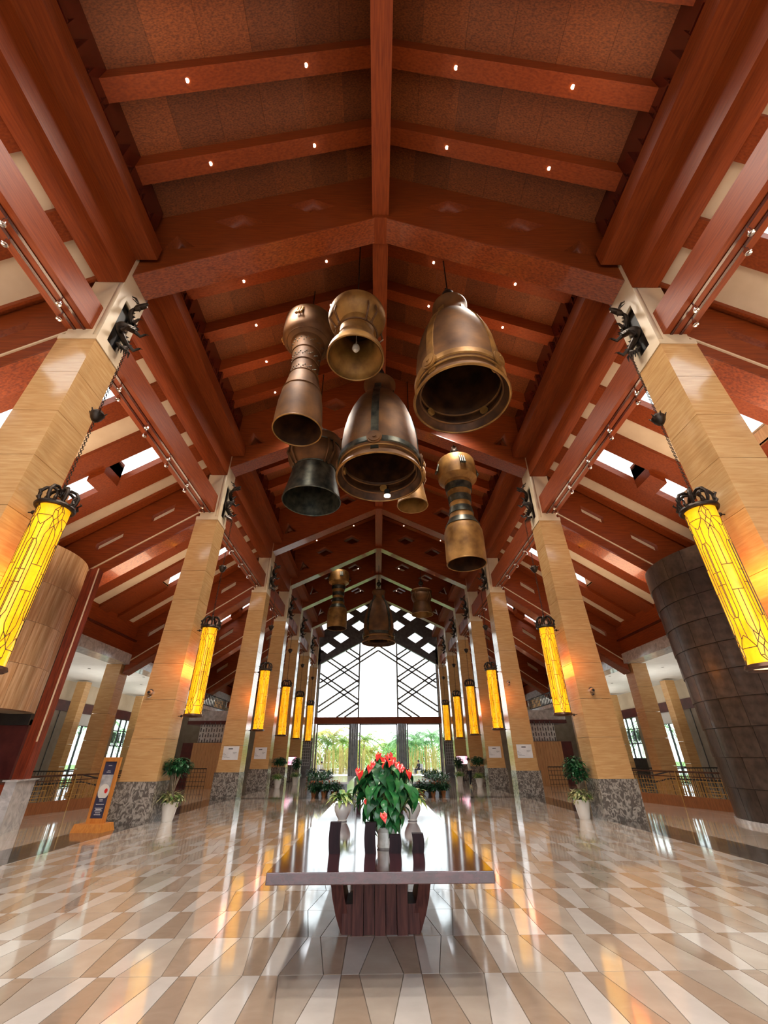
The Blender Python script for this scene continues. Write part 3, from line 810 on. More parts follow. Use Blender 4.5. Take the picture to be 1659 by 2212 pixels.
def big_bell(label, x, y, z, sc, hh, rz, zc, mdark, lampdisc=False):
    t = bell_root('bronze_bell', label, x, y, z, 'bell', rz)
    P = [(1.0, 0), (.985, .06), (.93, .16), (.90, .20), (.90, .30), (.93, .34), (.93, .46), (.90, .5), (.91, .7), (.905, 1.0), (.87, 1.35), (.80, 1.7), (.70, 2.02), (.58, 2.3), (.44, 2.52), (.37, 2.6), (.36, 2.75), (.37, 2.92), (.42, 3.0), (.42, 3.06), (.36, 3.12)]
    k = hh / 3.12
    P = [(a * sc, b * k) for a, b in P]
    MB().lathe(P, 64).build('bell_body', bronze, t, True)
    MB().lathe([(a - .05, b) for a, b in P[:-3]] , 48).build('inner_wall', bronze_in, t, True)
    MB().lathe([(P[0][0], 0), (P[0][0] + .012, .02), (P[0][0] - .05, -.01), (P[0][0] - .06, .02)], 64).build('rim', bronze_gold, t, True)
    MB().lathe([(.001, P[-1][1]), (P[-1][0], P[-1][1])], 32).build('crown_plate', bronze, t, True)
    for q_ in (.18, .42):
        MB().ring((0, 0, q_ * k), .86 * sc, .03, 64, 6).build('inner_ring', bronze, t, True)
    MB().lathe([(.935 * sc, .36 * k), (.965 * sc, .38 * k), (.965 * sc, .50 * k), (.92 * sc, .53 * k)], 64).build('band', mdark, t, True)
    MB().ring((0, 0, .28 * k), .93 * sc, .03, 64, 6).build('moulding', bronze_gold, t, True)
    for a in range(4):
        th = a * PI / 2
        c, s_ = math.cos(th), math.sin(th)
        q = MB(); w = .085 * sc
        for (r1, z1), (r2, z2) in zip(P[2:16], P[3:17]):
            A = []
            for rr, zz in ((r1, z1), (r2, z2)):
                for off in (-w, w):
                    for dr in (.0, .035):
                        A.append(((rr + dr - .01) * c - off * s_, (rr + dr - .01) * s_ + off * c, zz))
            q.add([A[0], A[1], A[3], A[2], A[4], A[5], A[7], A[6]], [(0, 1, 2, 3), (4, 5, 6, 7), (0, 1, 5, 4), (1, 2, 6, 5), (2, 3, 7, 6), (3, 0, 4, 7)])
        q.build('strap', mdark, t)
        q = MB()
        R0 = .96 * sc
        for rr, d0, d1 in ((.17 * sc, .0, .05), (.13 * sc, .05, .08), (.04 * sc, .08, .11)):
            vs = []
            for dd in (d0, d1):
                for j in range(18):
                    b = 2 * PI * j / 18; u = rr * math.cos(b); v = rr * math.sin(b)
                    vs.append(((R0 + dd) * c - u * s_, (R0 + dd) * s_ + u * c, .44 * k + v))
            q.hexa(vs[:18], vs[18:])
        q.build('medallion', bronze_gold if mdark is not patina else bronze, t)
        MB().tube([((.86 * sc) * c, (.86 * sc) * s_, .3 * k), ((.80 * sc) * c, (.80 * sc) * s_, .3 * k)], .09 * sc, 12).build('inner_boss', bronze_gold, t)
    if lampdisc:
        MB().tube([(-1.16, .15, .26), (-1.12, .15, .03)], .11, 14).build('lamp_can', rubber, t)
        MB().tube([(-1.12, .15, .03), (-1.12, .15, .0)], .12, 16).build('lamp_face', bulb, t)
    rope(t, x, y, z, P[-1][1], zc, .45, .2)
    return t
big_bell('largest bronze bell, on the right, with a black mouth and silver-gold band', 2.21, 8.3, 9.87, 1.30, 4.15, R(-48), 17.0, bronze_gold)
big_bell('central bronze bell with a blue-green strap and a white lamp in its mouth', 0, 11.94, 9.85, 1.50, 4.6, R(-97), 18.0, patina, True)
big_bell('dark backlit bell, farthest along the middle, before the gable window', .02, 33.0, 9.14, 1.30, 4.2, R(-45), 18.0, patina)

def clamp(root, r_, z, th, m1, s=1.0):
    """two-pronged clasp standing on the flange"""
    c, n = math.cos(th), math.sin(th); q = MB()
    for off in (-.09, 0, .09):
        a = ((r_) * c - off * n * s, (r_) * n + off * c * s, z + .42 * s)
        b = ((r_ + .10) * c - off * n * s, (r_ + .10) * n + off * c * s, z + .05)
        q.tube([a, b], .035 * s, 6); q.ball(b, .055 * s, 6)
    q.build('clasp', m1, root, True)
def tall_drum(label, x, y, z, hh, sc, zc, striped, rz=0):
    t = bell_root('hourglass_drum', label, x, y, z, 'drum', rz)
    if striped: P = [(.98, 0), (1.0, .05), (1.0, .22), (.98, .28), (.86, .33), (.70, .38), (.60, .46), (.56, .52), (.58, .60), (.64, .66), (.70, .72), (.74, .765), (.92, .785), (1.06, .80), (1.08, .87), (1.05, .98), (.98, 1.0)]
    else: P = [(1.0, 0), (.98, .10), (.94, .20), (.84, .30), (.72, .38), (.62, .46), (.60, .52), (.62, .60), (.68, .68), (.74, .74), (.80, .765), (1.06, .785), (1.20, .81), (1.22, .87), (1.20, .98), (1.12, 1.0)]
    P = [(a * sc, b * hh) for a, b in P]
    MB().lathe(P, 48).build('drum_body', bronze_gold if striped else bronze, t, True)
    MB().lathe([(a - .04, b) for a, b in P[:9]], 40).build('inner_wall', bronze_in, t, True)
    MB().lathe([(.001, P[-1][1]), (P[-1][0], P[-1][1])], 32).build('top_plate', bronze, t, True)
    MB().ring((0, 0, .0), P[0][0] - .005, .022, 48, 6).build('rim', bronze_gold, t, True)
    def rad(z_):
        for (a, b), (c, d) in zip(P, P[1:]):
            if b <= z_ <= d: return lerp(a, c, (z_ - b) / (d - b + 1e-9))
        return P[-1][0]
    if striped:
        for f in (.36, .475, .585, .70):
            zz = f * hh; w = .032 * hh
            MB().lathe([(rad(zz - w) + .004, zz - w), (rad(zz - w) + .03, zz - w + .01), (rad(zz) + .03, zz), (rad(zz + w) + .03, zz + w - .01), (rad(zz + w) + .004, zz + w)], 40).build('dark_band', patina, t, True)
    else:
        for f in (.47, .6, .72):
            for j in range(3):
                q = MB()
                for a in range(14):
                    th = 2 * PI * (a + j * .3) / 14; zz = (f + (j - 1) * .012) * hh
                    q.ball((rad(zz) * math.cos(th), rad(zz) * math.sin(th), zz), .022, 5)
                q.build('stud_row', patina, t)
        for f in (.30, .44, .55, .66, .78):
            MB().ring((0, 0, f * hh), rad(f * hh) + .002, .02, 40, 6).build('rib', bronze, t, True)
    for a in range(4): clamp(t, P[-3][0] - .02, .86 * hh, a * PI / 2 + .3, patina if striped else bronze_gold, 1.0)
    rope(t, x, y, z, hh, zc, .55 * sc, .25 * sc)
    return t
tall_drum('tall plain bronze hourglass drum, leftmost of the near bronzes', -2.48, 9.72, 10.07, 4.95, .73, 17.0, False, R(-120))
tall_drum('bronze hourglass drum with four blue-black bands, right of the middle', 3.37, 14.96, 8.0, 4.85, .77, 16.4, True, R(-100))
tall_drum('far hourglass drum with dark and golden bands, left of the backlit bell', -3.23, 32.64, 10.19, 4.6, .77, 16.8, True, R(-90))
def kettle_drum(label, x, y, z, sc, hh, zc, dark, rz=0, clapper=False, m1=None):
    t = bell_root('bronze_drum', label, x, y, z, 'drum', rz)
    P = [(1.0, 0), (.99, .05), (.93, .15), (.86, .28), (.80, .42), (.76, .5)]
    U = [(.76, .5), (.80, .54), (.90, .60), (.98, .68), (1.0, .76), (.95, .82), (.92, .85), (1.0, .9), (1.02, .95), (.95, 1.0)]
    if clapper: U = [(.64, .5), (.62, .62), (.66, .70), (.92, .76), (1.05, .82), (1.09, .9), (1.05, 1.0)]; P = [(1.0, 0), (1.01, .06), (.97, .12), (.84, .20), (.72, .32), (.64, .5)]
    P = [(a * sc, b * hh) for a, b in P]; U = [(a * sc, b * hh) for a, b in U]
    MB().lathe(P, 48).build('flared_foot', patina if dark else (m1 or bronze_gold), t, True)
    MB().lathe([(a - .04, b) for a, b in P + U[1:4]], 40).build('inner_wall', patina if dark else bronze_gold, t, True)
    MB().lathe(U, 48).build('drum_body', m1 or bronze_gold, t, True)
    MB().lathe([(.001, U[-1][1]), (U[-1][0], U[-1][1])], 32).build('tympanum', bronze, t, True)
    MB().ring((0, 0, 0), sc * .995, .025, 48, 6).build('rim', patina if dark else bronze_gold, t, True)
    for f in (.5, .86): MB().ring((0, 0, f * hh), (.77 if f < .6 else .93) * sc, .03, 40, 6).build('moulding', patina if dark else bronze, t, True)
    for a in range(4):
        th = a * PI / 2 + .35
        c, n = math.cos(th), math.sin(th); q = MB()
        for off in (-.09, .09):
            q.tube([((.80 * sc) * c - off * n, (.80 * sc) * n + off * c, .50 * hh), ((1.06 * sc) * c - off * n * 1.6, (1.06 * sc) * n + off * c * 1.6, .66 * hh), ((.98 * sc) * c - off * n * 1.3, (.98 * sc) * n + off * c * 1.3, .86 * hh)], .04 * sc, 7)
            q.ball(((.80 * sc) * c - off * n, (.80 * sc) * n + off * c, .50 * hh), .06 * sc, 7)
        q.build('handle', bronze, t, True)
    if clapper:
        q = MB().lathe([(.001, 0), (.07, .02), (.115, .10), (.10, .20), (.05, .27), (.03, .30)], 16, (0, 0, .32)).ring((0, 0, .66), .05, .015, 12, 5, 1, 'y')
        q.tube([(0, 0, .7), (0, 0, hh * .95)], .012, 5).build('clapper', ceramic_old, t, True)
    rope(t, x, y, z, hh, zc, .6 * sc, .3 * sc)
    return t
kettle_drum('golden bronze drum showing a pale clapper, above the central bell', -.70, 8.17, 11.39, .80, 1.95, 17.8, False, R(-75), True)
kettle_drum('bronze drum with a blackened flared foot, lower left of the group', -2.51, 13.29, 9.77, 1.07, 2.7, 17.0, True, R(-70), False, bronze)
kettle_drum('small bronze drum mostly hidden behind the central bell', 1.36, 14.7, 10.46, .62, 2.1, 17.6, False, R(10))
kettle_drum('small far bronze drum, right of the backlit bell', 3.5, 33.1, 11.39, .85, 2.0, 16.6, False, R(20), False, bronze)

# ------------------------------------------------------------------ long table
tb = thing('long_table', 'long dark wooden console table with slatted sculptural trestles', 'table', (0, 0, 0))
MB().box(-.985, .965, 4.66, 12.6, .665, .75).build('table_top', table_wood, tb, bevel=.006)
for j, yb in enumerate((5.9, 10.6)):
    for s in (-1, 1):
        q = MB()
        prof = [(.58, .665), (.565, .45), (.54, .3), (.50, .15), (.44, .0)]
        for (x1, z1), (x2, z2) in zip(prof, prof[1:]):
            ya = yb + (.665 - z1) * .2; yc = yb + (.665 - z2) * .2
            q.hexa([(s * (x2 - .02), yc, z2), (s * (x2 - .15), yc, z2), (s * (x2 - .15), yc + .5, z2), (s * (x2 - .02), yc + .5, z2)],
                   [(s * (x1 - .02), ya, z1), (s * (x1 - .15), ya, z1), (s * (x1 - .15), ya + .5, z1), (s * (x1 - .02), ya + .5, z1)])
        q.build('leg', table_side, tb)
        MB().box(s * .28, s * .41, yb + .1, yb + .55, .0, .24).build('cross_piece', table_side, tb)
        MB().box(s * .30, s * .40, yb + .05, yb + .5, .52, .665).build('corner_block', table_dark, tb)
    for k in range(5):
        x0 = -.30 + k * .118
        MB().box(x0 + .002, x0 + .114, yb + .06 + (.03 if k % 2 else 0), yb + .5, 0, .665).build('trestle_slat', table_side, tb)
for (x0, x1, zt) in ((-.53, -.42, 1.01), (-.165, -.05, 1.005), (.08, .20, .90), (.32, .435, .91)):
    dx = -.01 if x0 < 0 else .01
    q = MB()
    for k in range(4):
        za = .75 + (zt - .75) * k / 4; zb = .75 + (zt - .75) * (k + 1) / 4
        ca = math.sin(k / 4 * PI) * dx; cb = math.sin((k + 1) / 4 * PI) * dx
        q.hexa([(x0 + ca, 5.44, za), (x1 + ca, 5.44, za), (x1 + ca, 5.53, za), (x0 + ca, 5.53, za)], [(x0 + cb, 5.44, zb), (x1 + cb, 5.44, zb), (x1 + cb, 5.53, zb), (x0 + cb, 5.53, zb)])
    q.build('upright_slat', table_dark, tb)
for x0 in (-.46, .38):
    MB().box(x0, x0 + .09, 10.2, 10.28, .75, .98).build('upright_slat', table_dark, tb)

# ------------------------------------------------------------------ plants
def leaf_mesh(name, m_, L=.2, w=.08, kind='lance', bend=.35):
    n = 6; vs = []; fs = []
    for i in range(n + 1):
        t = i / n
        if kind == 'heart': ww = w * (1.0 if t < .01 else math.sin(PI * (t * .62 + .38)) ** .8) * (1 if t < 1 else 0); ww = w * [.55, 1.0, .95, .78, .52, .26, .01][i]
        elif kind == 'round': ww = w * [.1, .7, 1, 1, .85, .55, .02][i]
        else: ww = w * [.15, .7, 1, .95, .7, .38, .01][i]
        x = L * t * math.cos(bend * t); z = -L * t * math.sin(bend * t) * t
        vs += [(x, -ww, z + .15 * ww), (x, 0, z - .1 * ww), (x, ww, z + .15 * ww)]
    if kind == 'heart': vs[0] = (-.25 * L, -w * .55, 0); vs[2] = (-.25 * L, w * .55, 0)
    for i in range(n):
        for j in range(2): fs.append((i * 3 + j, i * 3 + j + 1, (i + 1) * 3 + j + 1, (i + 1) * 3 + j))
    vs2 = [(a, b, c - .0015) for a, b, c in vs]
    q = MB(); q.add(vs, fs); q.add(vs2, [f[::-1] for f in fs])
    return q.mesh(name, m_, True)
def xf_leaf(q, base, az, el, L, w, bend=.5):
    """add a single curved leaf to a mesh builder"""
    n = 3; vs = []; d = Vector((math.cos(az), math.sin(az), 0)); sd = Vector((-math.sin(az), math.cos(az), 0))
    for i in range(n + 1):
        t = i / n; e = el - bend * t * 1.5
        p = Vector(base) + d * (L * t * math.cos(el - bend * t * .6)) + Vector((0, 0, L * t * math.sin(el - bend * t * .6)))
        ww = w * [.3, 1, .8, .02][i]
        vs += [p - sd * ww, p + sd * ww]
    q.add(vs, [(2 * i, 2 * i + 1, 2 * i + 3, 2 * i + 2) for i in range(n)])
rnd = random.Random(3)
# anthurium in the middle of the table
an = thing('anthurium', 'tall red-flowering anthurium in a carved white pot on the table', 'plant', (.07, 5.75, .75))
MB().lathe([(.001, 0), (.105, 0), (.115, .015), (.108, .03), (.105, .14), (.118, .155), (.122, .175), (.112, .185), (.095, .175), (.09, .15), (.001, .15)], 32).build('pot', ceramic_old, an, True)
q = MB()
for k in range(14):
    a = rnd.random() * 6.3; r_ = rnd.random() * .07; q.ball((r_ * math.cos(a), r_ * math.sin(a), .165), .02 + rnd.random() * .008, 6)
q.build('pebbles', pebble, an, True)['kind'] = 'stuff'
q = MB(); LH = [leaf_mesh('leaf', leaf, .17, .062, 'heart', .7), leaf_mesh('leaf', leaf_dark, .17, .062, 'heart', .9), leaf_mesh('leaf', leaf, .15, .04, 'lance', .5)]
heads = []
for k in range(190):
    a = rnd.random() * 2 * PI; u = rnd.random()
    z = .24 + .60 * u; rr = (.06 + .30 * min(1, .35 + u * 1.3) * math.sin(PI * min(1, (u * .85 + .12))) ** .8) * (.55 + .45 * rnd.random())
    if u > .75: rr *= 1 - (u - .75) * 2.2
    p = (rr * math.cos(a) - .03, rr * math.sin(a) * .8, z)
    heads.append((p, a, u))
    o = inst('leaf', LH[0 if rnd.random() < .55 else (1 if u > .35 else 2)], an, p, (rnd.uniform(-.5, .5), rnd.uniform(.2, 1.1), a + rnd.uniform(-.5, .5)), rnd.uniform(.75, 1.15))
    if k % 3 == 0: q.tube([(.02 * math.cos(a), .02 * math.sin(a), .15), (p[0] * .45, p[1] * .45, z * .6), p], .0035, 4, False)
for k in range(16):
    a = k * .39; q.tube([(.03 * math.cos(a), .03 * math.sin(a), .15), (.05 * math.cos(a), .05 * math.sin(a), .34)], .006, 5)
q.build('stems', leaf_light, an)
SP = leaf_mesh('spathe', red, .085, .036, 'heart', .35)
spx = MB().tube([(0, 0, 0), (.03, 0, .035)], [.005, .003], 6).mesh('spadix', yellow, True)
for (x, y, z) in ((-.06, -.05, .88), (-.02, -.12, .84), (.03, -.1, .86), (.0, -.17, .79), (.06, -.14, .81), (.10, -.08, .84), (-.13, -.1, .80), (-.17, -.12, .76), (.15, -.12, .79), (.2, -.1, .75), (.18, -.14, .77), (-.27, -.13, .71), (-.3, -.1, .73), (.27, -.1, .71), (-.2, -.26, .46), (-.02, -.3, .33), (.06, 0, .88)):
    f = inst('flower', SP, an, (x - .03, y, z), (rnd.uniform(-.6, .6), rnd.uniform(.5, 1.2), -1.6 + rnd.uniform(-1.0, 1.0)), rnd.uniform(.8, 1.15))
    inst('spadix', spx, f, (0, 0, .003))
# dieffenbachias either side
DL = [leaf_mesh('leaf', leaf_light, .24, .045, 'lance', .55), leaf_mesh('leaf', leaf_light, .2, .05, 'lance', .8)]
for s, x in ((-1, -.575), (1, .50)):
    t = thing('dieffenbachia', 'variegated leafy plant in a round white pot, %s of the anthurium' % ('left' if s < 0 else 'right'), 'plant', (x, 7.95, .75), 0, 'round white pots on the table')
    MB().lathe([(.001, 0), (.065, 0), (.075, .012), (.06, .02), (.1, .08), (.128, .14), (.13, .18), (.118, .215), (.125, .225), (.112, .228), (.105, .2), (.001, .19)], 32).build('pot', ceramic, t, True)
    q = MB()
    for k in range(4):
        a = k * 1.6 + s; q.tube([(.03 * math.cos(a), .03 * math.sin(a), .18), (.07 * math.cos(a), .07 * math.sin(a), .32)], .009, 6)
    q.build('stems', bark, t)
    for k in range(34):
        a = rnd.random() * 2 * PI; u = rnd.random()
        inst('leaf', DL[k % 2], t, (.05 * math.cos(a), .05 * math.sin(a), .24 + .10 * u), (0, -rnd.uniform(.0, 1.15) + .1, a), rnd.uniform(.8, 1.15))
# potted trees in tall white vases by the columns
def crown(q, c, rx, rz_, n, L, w, flat=.0, rn=rnd):
    for k in range(n):
        a = rn.random() * 2 * PI; u = rn.uniform(-1, 1); rr = rn.random() ** .4
        x = c[0] + rx * rr * math.sqrt(max(0, 1 - u * u)) * math.cos(a); y = c[1] + rx * rr * math.sqrt(max(0, 1 - u * u)) * math.sin(a); z = c[2] + rz_ * rr * u
        xf_leaf(q, (x, y, z), a + rn.uniform(-.8, .8), rn.uniform(-.6, .7), L * rn.uniform(.7, 1.2), w)
def vase_tree(label, x, y, form, big=1.0, flower=False):
    t = thing('potted_tree', label, 'plant', (x, y, 0))
    MB().lathe([(.001, 0), (.15, 0), (.155, .02), (.17, .1), (.205, .32), (.225, .44), (.232, .47), (.215, .475), (.2, .44), (.001, .42)], 32).build('vase', ceramic, t, True)
    q = MB(); rn = random.Random(int(x * 10 + y))
    for k in range(5):
        a = k * 1.25; q.tube([(.05 * math.cos(a), .05 * math.sin(a), .4), (.02 * math.cos(a + 1), .02 * math.sin(a + 1), .75), (.14 * math.cos(a), .14 * math.sin(a), 1.2)], [.025, .02, .012], 6)
    q.build('trunk', bark, t, True)
    q = MB()
    if form == 'round': crown(q, (0, 0, 1.25), .34, .36, 900, .13, .028, rn=rn)
    else: crown(q, (0, 0, 1.38), .42, .24, 700, .16, .03, rn=rn)
    q.build('crown', leaf_dark, t)['kind'] = 'stuff'
    q = MB(); crown(q, (0, 0, .60), .30, .15, 260, .20, .028, rn=rn)
    q.build('underplanting', leaf_pale if not flower else leaf_light, t)['kind'] = 'stuff'
vase_tree('open-crowned potted tree in a white vase before the second left column', -6.17, 15.2, 'flat')
vase_tree('dense round potted tree in a white vase before the second right column', 6.08, 15.2, 'round')
vase_tree('potted topiary in a white vase before the fourth left column', -6.08, 30.3, 'flat', flower=True)
vase_tree('smaller potted topiary behind a white vase by the fifth left column', -5.55, 33.5, 'round', flower=True)
vase_tree('potted topiary in a white vase beside the standing person', 6.12, 30.1, 'flat', flower=True)
vase_tree('smaller potted topiary left of the standing person', 5.45, 33.2, 'round', flower=True)

# copper pots in front of the basins
n_ = 0
for x in (-3.0, -2.55, -2.05, 2.05, 2.55, 3.05):
    wh = ['leftmost', 'second', 'third', 'fourth', 'fifth', 'rightmost'][n_]
    t = thing('copper_pot_plant', 'small copper pot of dark foliage on the floor, %s from left' % wh if wh not in ('leftmost', 'rightmost') else 'small copper pot of dark foliage on the floor, %s of its row' % wh, 'plant', (x, 23.5 + .15 * (n_ % 2), 0), 0, 'copper pots in a row')
    MB().lathe([(.001, 0), (.09, 0), (.13, .2), (.135, .22), (.12, .22), (.001, .2)], 20).build('pot', copper, t, True)
    q = MB(); rn = random.Random(n_); crown(q, (0, 0, .42), .34, .22, 260, .2, .03, rn=rn)
    q.build('foliage', leaf_dark, t)['kind'] = 'stuff'
    q = MB()
    for k in range(7):
        a = rn.random() * 6.3; q.ball((.25 * math.cos(a), .25 * math.sin(a), .5 + .15 * rn.random()), .035, 5)
    q.build('blossoms', mat('rust_flower', (.25, .07, .03), (.4, .14, .06), .6), t, True)
    n_ += 1

# stone basins with pale rims
for s in (-1, 1):
    t = thing('stone_basin', 'raised dark stone basin with a pale rim on the %s of the hall axis' % ('left' if s < 0 else 'right'), 'basin')
    MB().box(s * 1.5, s * 3.4, 24.1, 31.5, 0, .48).build('basin_body', granite_dark, t)
    MB().box(s * 1.42, s * 2.7, 24.0, 31.6, .48, .56).build('rim', marble, t)
    MB().box(s * 2.7, s * 3.48, 24.0, 31.6, .48, .54).build('planting_bed', soil, t)
    q = MB(); rn = random.Random(40 + s)
    for k in range(500):
        xf_leaf(q, (s * rn.uniform(2.7, 3.5), rn.uniform(24, 31.4), .5 + rn.random() * .3), rn.random() * 6.3, rn.uniform(0, 1.2), .3, .03)
    o = q.build('bed_foliage', leaf_dark, t); o['kind'] = 'stuff'

# ------------------------------------------------------------------ right stone drum, left travertine drum
def ring_blocks(root, cx, cy_, Rr, zs, n, m_, name, th=.25, off=True):
    for j in range(len(zs) - 1):
        a0 = 2 * PI / n * (.5 if (j % 2 and off) else 0)
        d = PI / n - .0022
        k0 = (name, Rr, round(zs[j + 1] - zs[j], 3), n)
        if k0 not in tmesh:
            h = zs[j + 1] - zs[j] - .008
            tmesh[k0] = MB().lathe([(Rr - th, 0), (Rr, 0), (Rr, h), (Rr - th, h)], 5, (0, 0, 0), -d, d, True).mesh(name, m_, False)
        for k in range(n):
            inst(name, tmesh[k0], root, (0, 0, zs[j]), (0, 0, a0 + 2 * PI * k / n))
t = thing('stone_tower', 'dark brown round stone-block tower at the right edge', 'tower', (12.1, 13.3, 0))
for k in range(10): ring_blocks(t, 0, 0, round(2.33 + .028 * k, 3), [.1 + .725 * k, .1 + .725 * (k + 1)], 24, dark_stone, 'stone_block')
MB().lathe([(2.38, 0), (2.38, .1), (2.2, .1)], 64).build('base_ring', marble, t, True)
MB().lathe([(.001, 7.32), (2.5, 7.32)], 48).build('top_slab', dark_stone, t)
t = thing('travertine_drum', 'banded travertine half drum hanging clear of the floor at the left edge', 'drum', (-12.65, 13.3, 0))
ring_blocks(t, 0, 0, 2.35, [2.8, 3.98, 5.16, 6.36, 7.6], 14, drum_stone, 'travertine_panel', off=False)
MB().lathe([(.001, 2.82), (2.3, 2.82)], 48).build('underside', cream, t)
MB().lathe([(.001, 7.58), (2.3, 7.58)], 48).build('top_slab', cream, t)
t = thing('dark_tower', 'dark stone tower with pale corbels behind the travertine drum', 'tower', (-13.35, 15.75, 0))
ring_blocks(t, 0, 0, 2.0, [.0 + 8.0 * k / 8 for k in range(9)], 16, dark_stone, 'stone_block')
for z in (3.55, 5.35): MB().box(1.3, 2.35, -1.6, -1.25, z, z + .28).build('corbel', cream, t)
t = thing('recess_panel', 'nearly black maroon recess under the travertine drum', 'panel')
MB().box(-12.9, -10.3, 14.0, 14.15, 1.1, 2.6).build('maroon_board', maroon, t)
MB().box(-12.9, -10.3, 13.95, 14.1, 2.45, 2.75).build('lintel', rubber, t)
t = thing('wood_post', 'slim deep red-brown post right of the travertine drum', 'post')
MB().box(-9.72, -9.42, 13.3, 13.6, 0, 7.1).build('post_body', wood_z, t)
MB().box(-9.42, -9.39, 13.28, 13.31, 2.0, 7.1).build('edge_strip', cream_plate, t)
t = thing('reception_desk', 'red lacquer desk with a grey marble end at the left edge', 'desk')
MB().hexa([(-9.15, 12.75, 0), (-9.5, 13.95, 0), (-9.75, 13.9, 0), (-9.4, 12.7, 0)], [(-9.15, 12.75, 1.1), (-9.5, 13.95, 1.1), (-9.75, 13.9, 1.1), (-9.4, 12.7, 1.1)]).build('marble_end', marble, t)
MB().hexa([(-9.45, 12.85, 0), (-9.75, 13.8, 0), (-12.4, 13.8, 0), (-12.4, 12.85, 0)], [(-9.45, 12.85, 1.02), (-9.75, 13.8, 1.02), (-12.4, 13.8, 1.02), (-12.4, 12.85, 1.02)]).build('desk_body', redpanel, t)
MB().hexa([(-9.1, 12.7, 1.1), (-9.45, 14.0, 1.1), (-9.8, 14.0, 1.1), (-9.45, 12.65, 1.1)], [(-9.1, 12.7, 1.13), (-9.45, 14.0, 1.13), (-9.8, 14.0, 1.13), (-9.45, 12.65, 1.13)]).build('desk_lip', marble, t)

# ------------------------------------------------------------------ railings of the side stairs
for s in (-1, 1):
    side = 'left' if s < 0 else 'right'
    t = thing('stair_railing', 'iron railing with gilt fretwork around the %s side stair' % side, 'railing')
    A = Vector((s * 11.6, 16.0, 0)); B = Vector((s * 10.4, 20.4, 0)); L_ = (B - A).length
    def pt(u, z, A=A, B=B): p = A.lerp(B, u); return (p.x, p.y, z)
    MB().bar(pt(0, 1.08), pt(1, 1.08), .05, .05).build('top_rail', brown_metal, t)
    MB().bar(pt(0, .93), pt(1, .93), .03, .03).build('second_rail', brown_metal, t)
    q = MB()
    for k in range(34): q.tube([pt(k / 33, 0), pt(k / 33, .93)], .011, 4)
    q.build('baluster_row', gold, t)
    q = MB()
    for c in (.2, .5, .8):
        for w, z0_, z1_ in ((.12, .15, .8), (.08, .28, .66), (.04, .38, .55)):
            for z in (z0_, z1_): q.bar(pt(c - w, z), pt(c + w, z), .02, .02)
            for u in (c - w, c + w): q.bar(pt(u, z0_), pt(u, z1_), .02, .02, (1, 0, 0))
        q.bar(pt(c - .14, .47), pt(c + .14, .47), .02, .02)
    q.build('gilt_fretwork', gold, t)
    for u in (0, .5, 1): MB().bar(pt(u, 0), pt(u, 1.12), .05, .05, (1, 0, 0)).build('post', gold, t)
    MB().bar(pt(0, .17), pt(1, .17), .04, .34).build('kick_board', stair_wood, t)
    # lower stair rail behind it
    t = thing('stair_handrail', 'dark sloping handrail going down behind the %s gilt railing' % side, 'railing')
    q = MB()
    for d in (0, .25): q.tube([(s * (13.2), 18.0, 1.0 - d), (s * 12.4, 21.0, 1.0 - d), (s * 11.9, 23.5, .55 - d)], .03, 6)
    for k in range(12): q.tube([(s * (13.2 - k * .07), 18 + k * .27, 0), (s * (13.2 - k * .07), 18 + k * .27, 1.0)], .012, 4)
    q.build('handrail', rubber, t)
    t = thing('far_railing', 'black balustrade before the windows of the %s aisle' % side, 'railing')
    q = MB().bar((s * 11.4, 24.6, 1.05), (s * 19.5, 24.6, 1.05), .05, .05).bar((s * 11.4, 24.6, .85), (s * 19.5, 24.6, .85), .03, .03)
    for k in range(60): q.tube([(s * (11.4 + k * .137), 24.6, 0), (s * (11.4 + k * .137), 24.6, 1.05)], .012, 4)
    q.build('balustrade', rubber, t)

# ------------------------------------------------------------------ small things
# directory board
t = thing('sign_stand', 'orange wooden sign stand with a navy menu poster', 'sign', (-7.22, 13.35, 0), R(-6))
MB().hexa([(-.42, -.28, 0), (.36, -.28, 0), (.36, .3, 0), (-.42, .3, 0)], [(-.40, -.22, .17), (.32, -.22, .17), (.32, .25, .17), (-.40, .25, .17)]).build('base', wood_orange, t)
for x0, x1, z0_, z1_, n in ((-.24, -.17, .17, 1.62, 'stile'), (.17, .24, .17, 1.62, 'stile'), (-.17, .17, .17, .27, 'bottom_rail'), (-.17, .17, 1.52, 1.62, 'top_rail')):
    MB().box(x0, x1, -.04, .04, z0_, z1_).build(n, wood_orange, t)
po = MB().box(-.17, .17, -.01, .01, .27, 1.52).build('poster', navy, t)
MB().box(-.165, .165, -.014, -.011, .82, 1.22).build('poster_photo', greyp, po)
q = MB()
vs = [(.155 * math.cos(2 * PI * k / 24), -.017, .84 + .17 * math.sin(2 * PI * k / 24)) for k in range(24)]
q.add(vs, [tuple(range(24))]); q.build('printed_plate', ceramic, po)
q = MB(); vs = [(.06 + .045 * math.cos(2 * PI * k / 16), -.019, .86 + .055 * math.sin(2 * PI * k / 16)) for k in range(16)]
q.add(vs, [tuple(range(16))]); q.build('printed_food', red, po)
MB().box(-.165, .165, -.022, -.02, .28, .70).build('poster_lower_print', navy, po)
q = MB()
for z, w in ((1.42, .05), (1.30, .04), (1.27, .06), (.66, .05), (.63, .05), (.56, .11), (.48, .11), (.45, .08), (.42, .10), (.38, .07), (.34, .09)):
    n = int(w / .012)
    for k in range(n): q.box(-w + k * 2 * w / n, -w + (k + .7) * 2 * w / n, -.025, -.022, z, z + .014)
q.build('poster_lettering', paper, po)
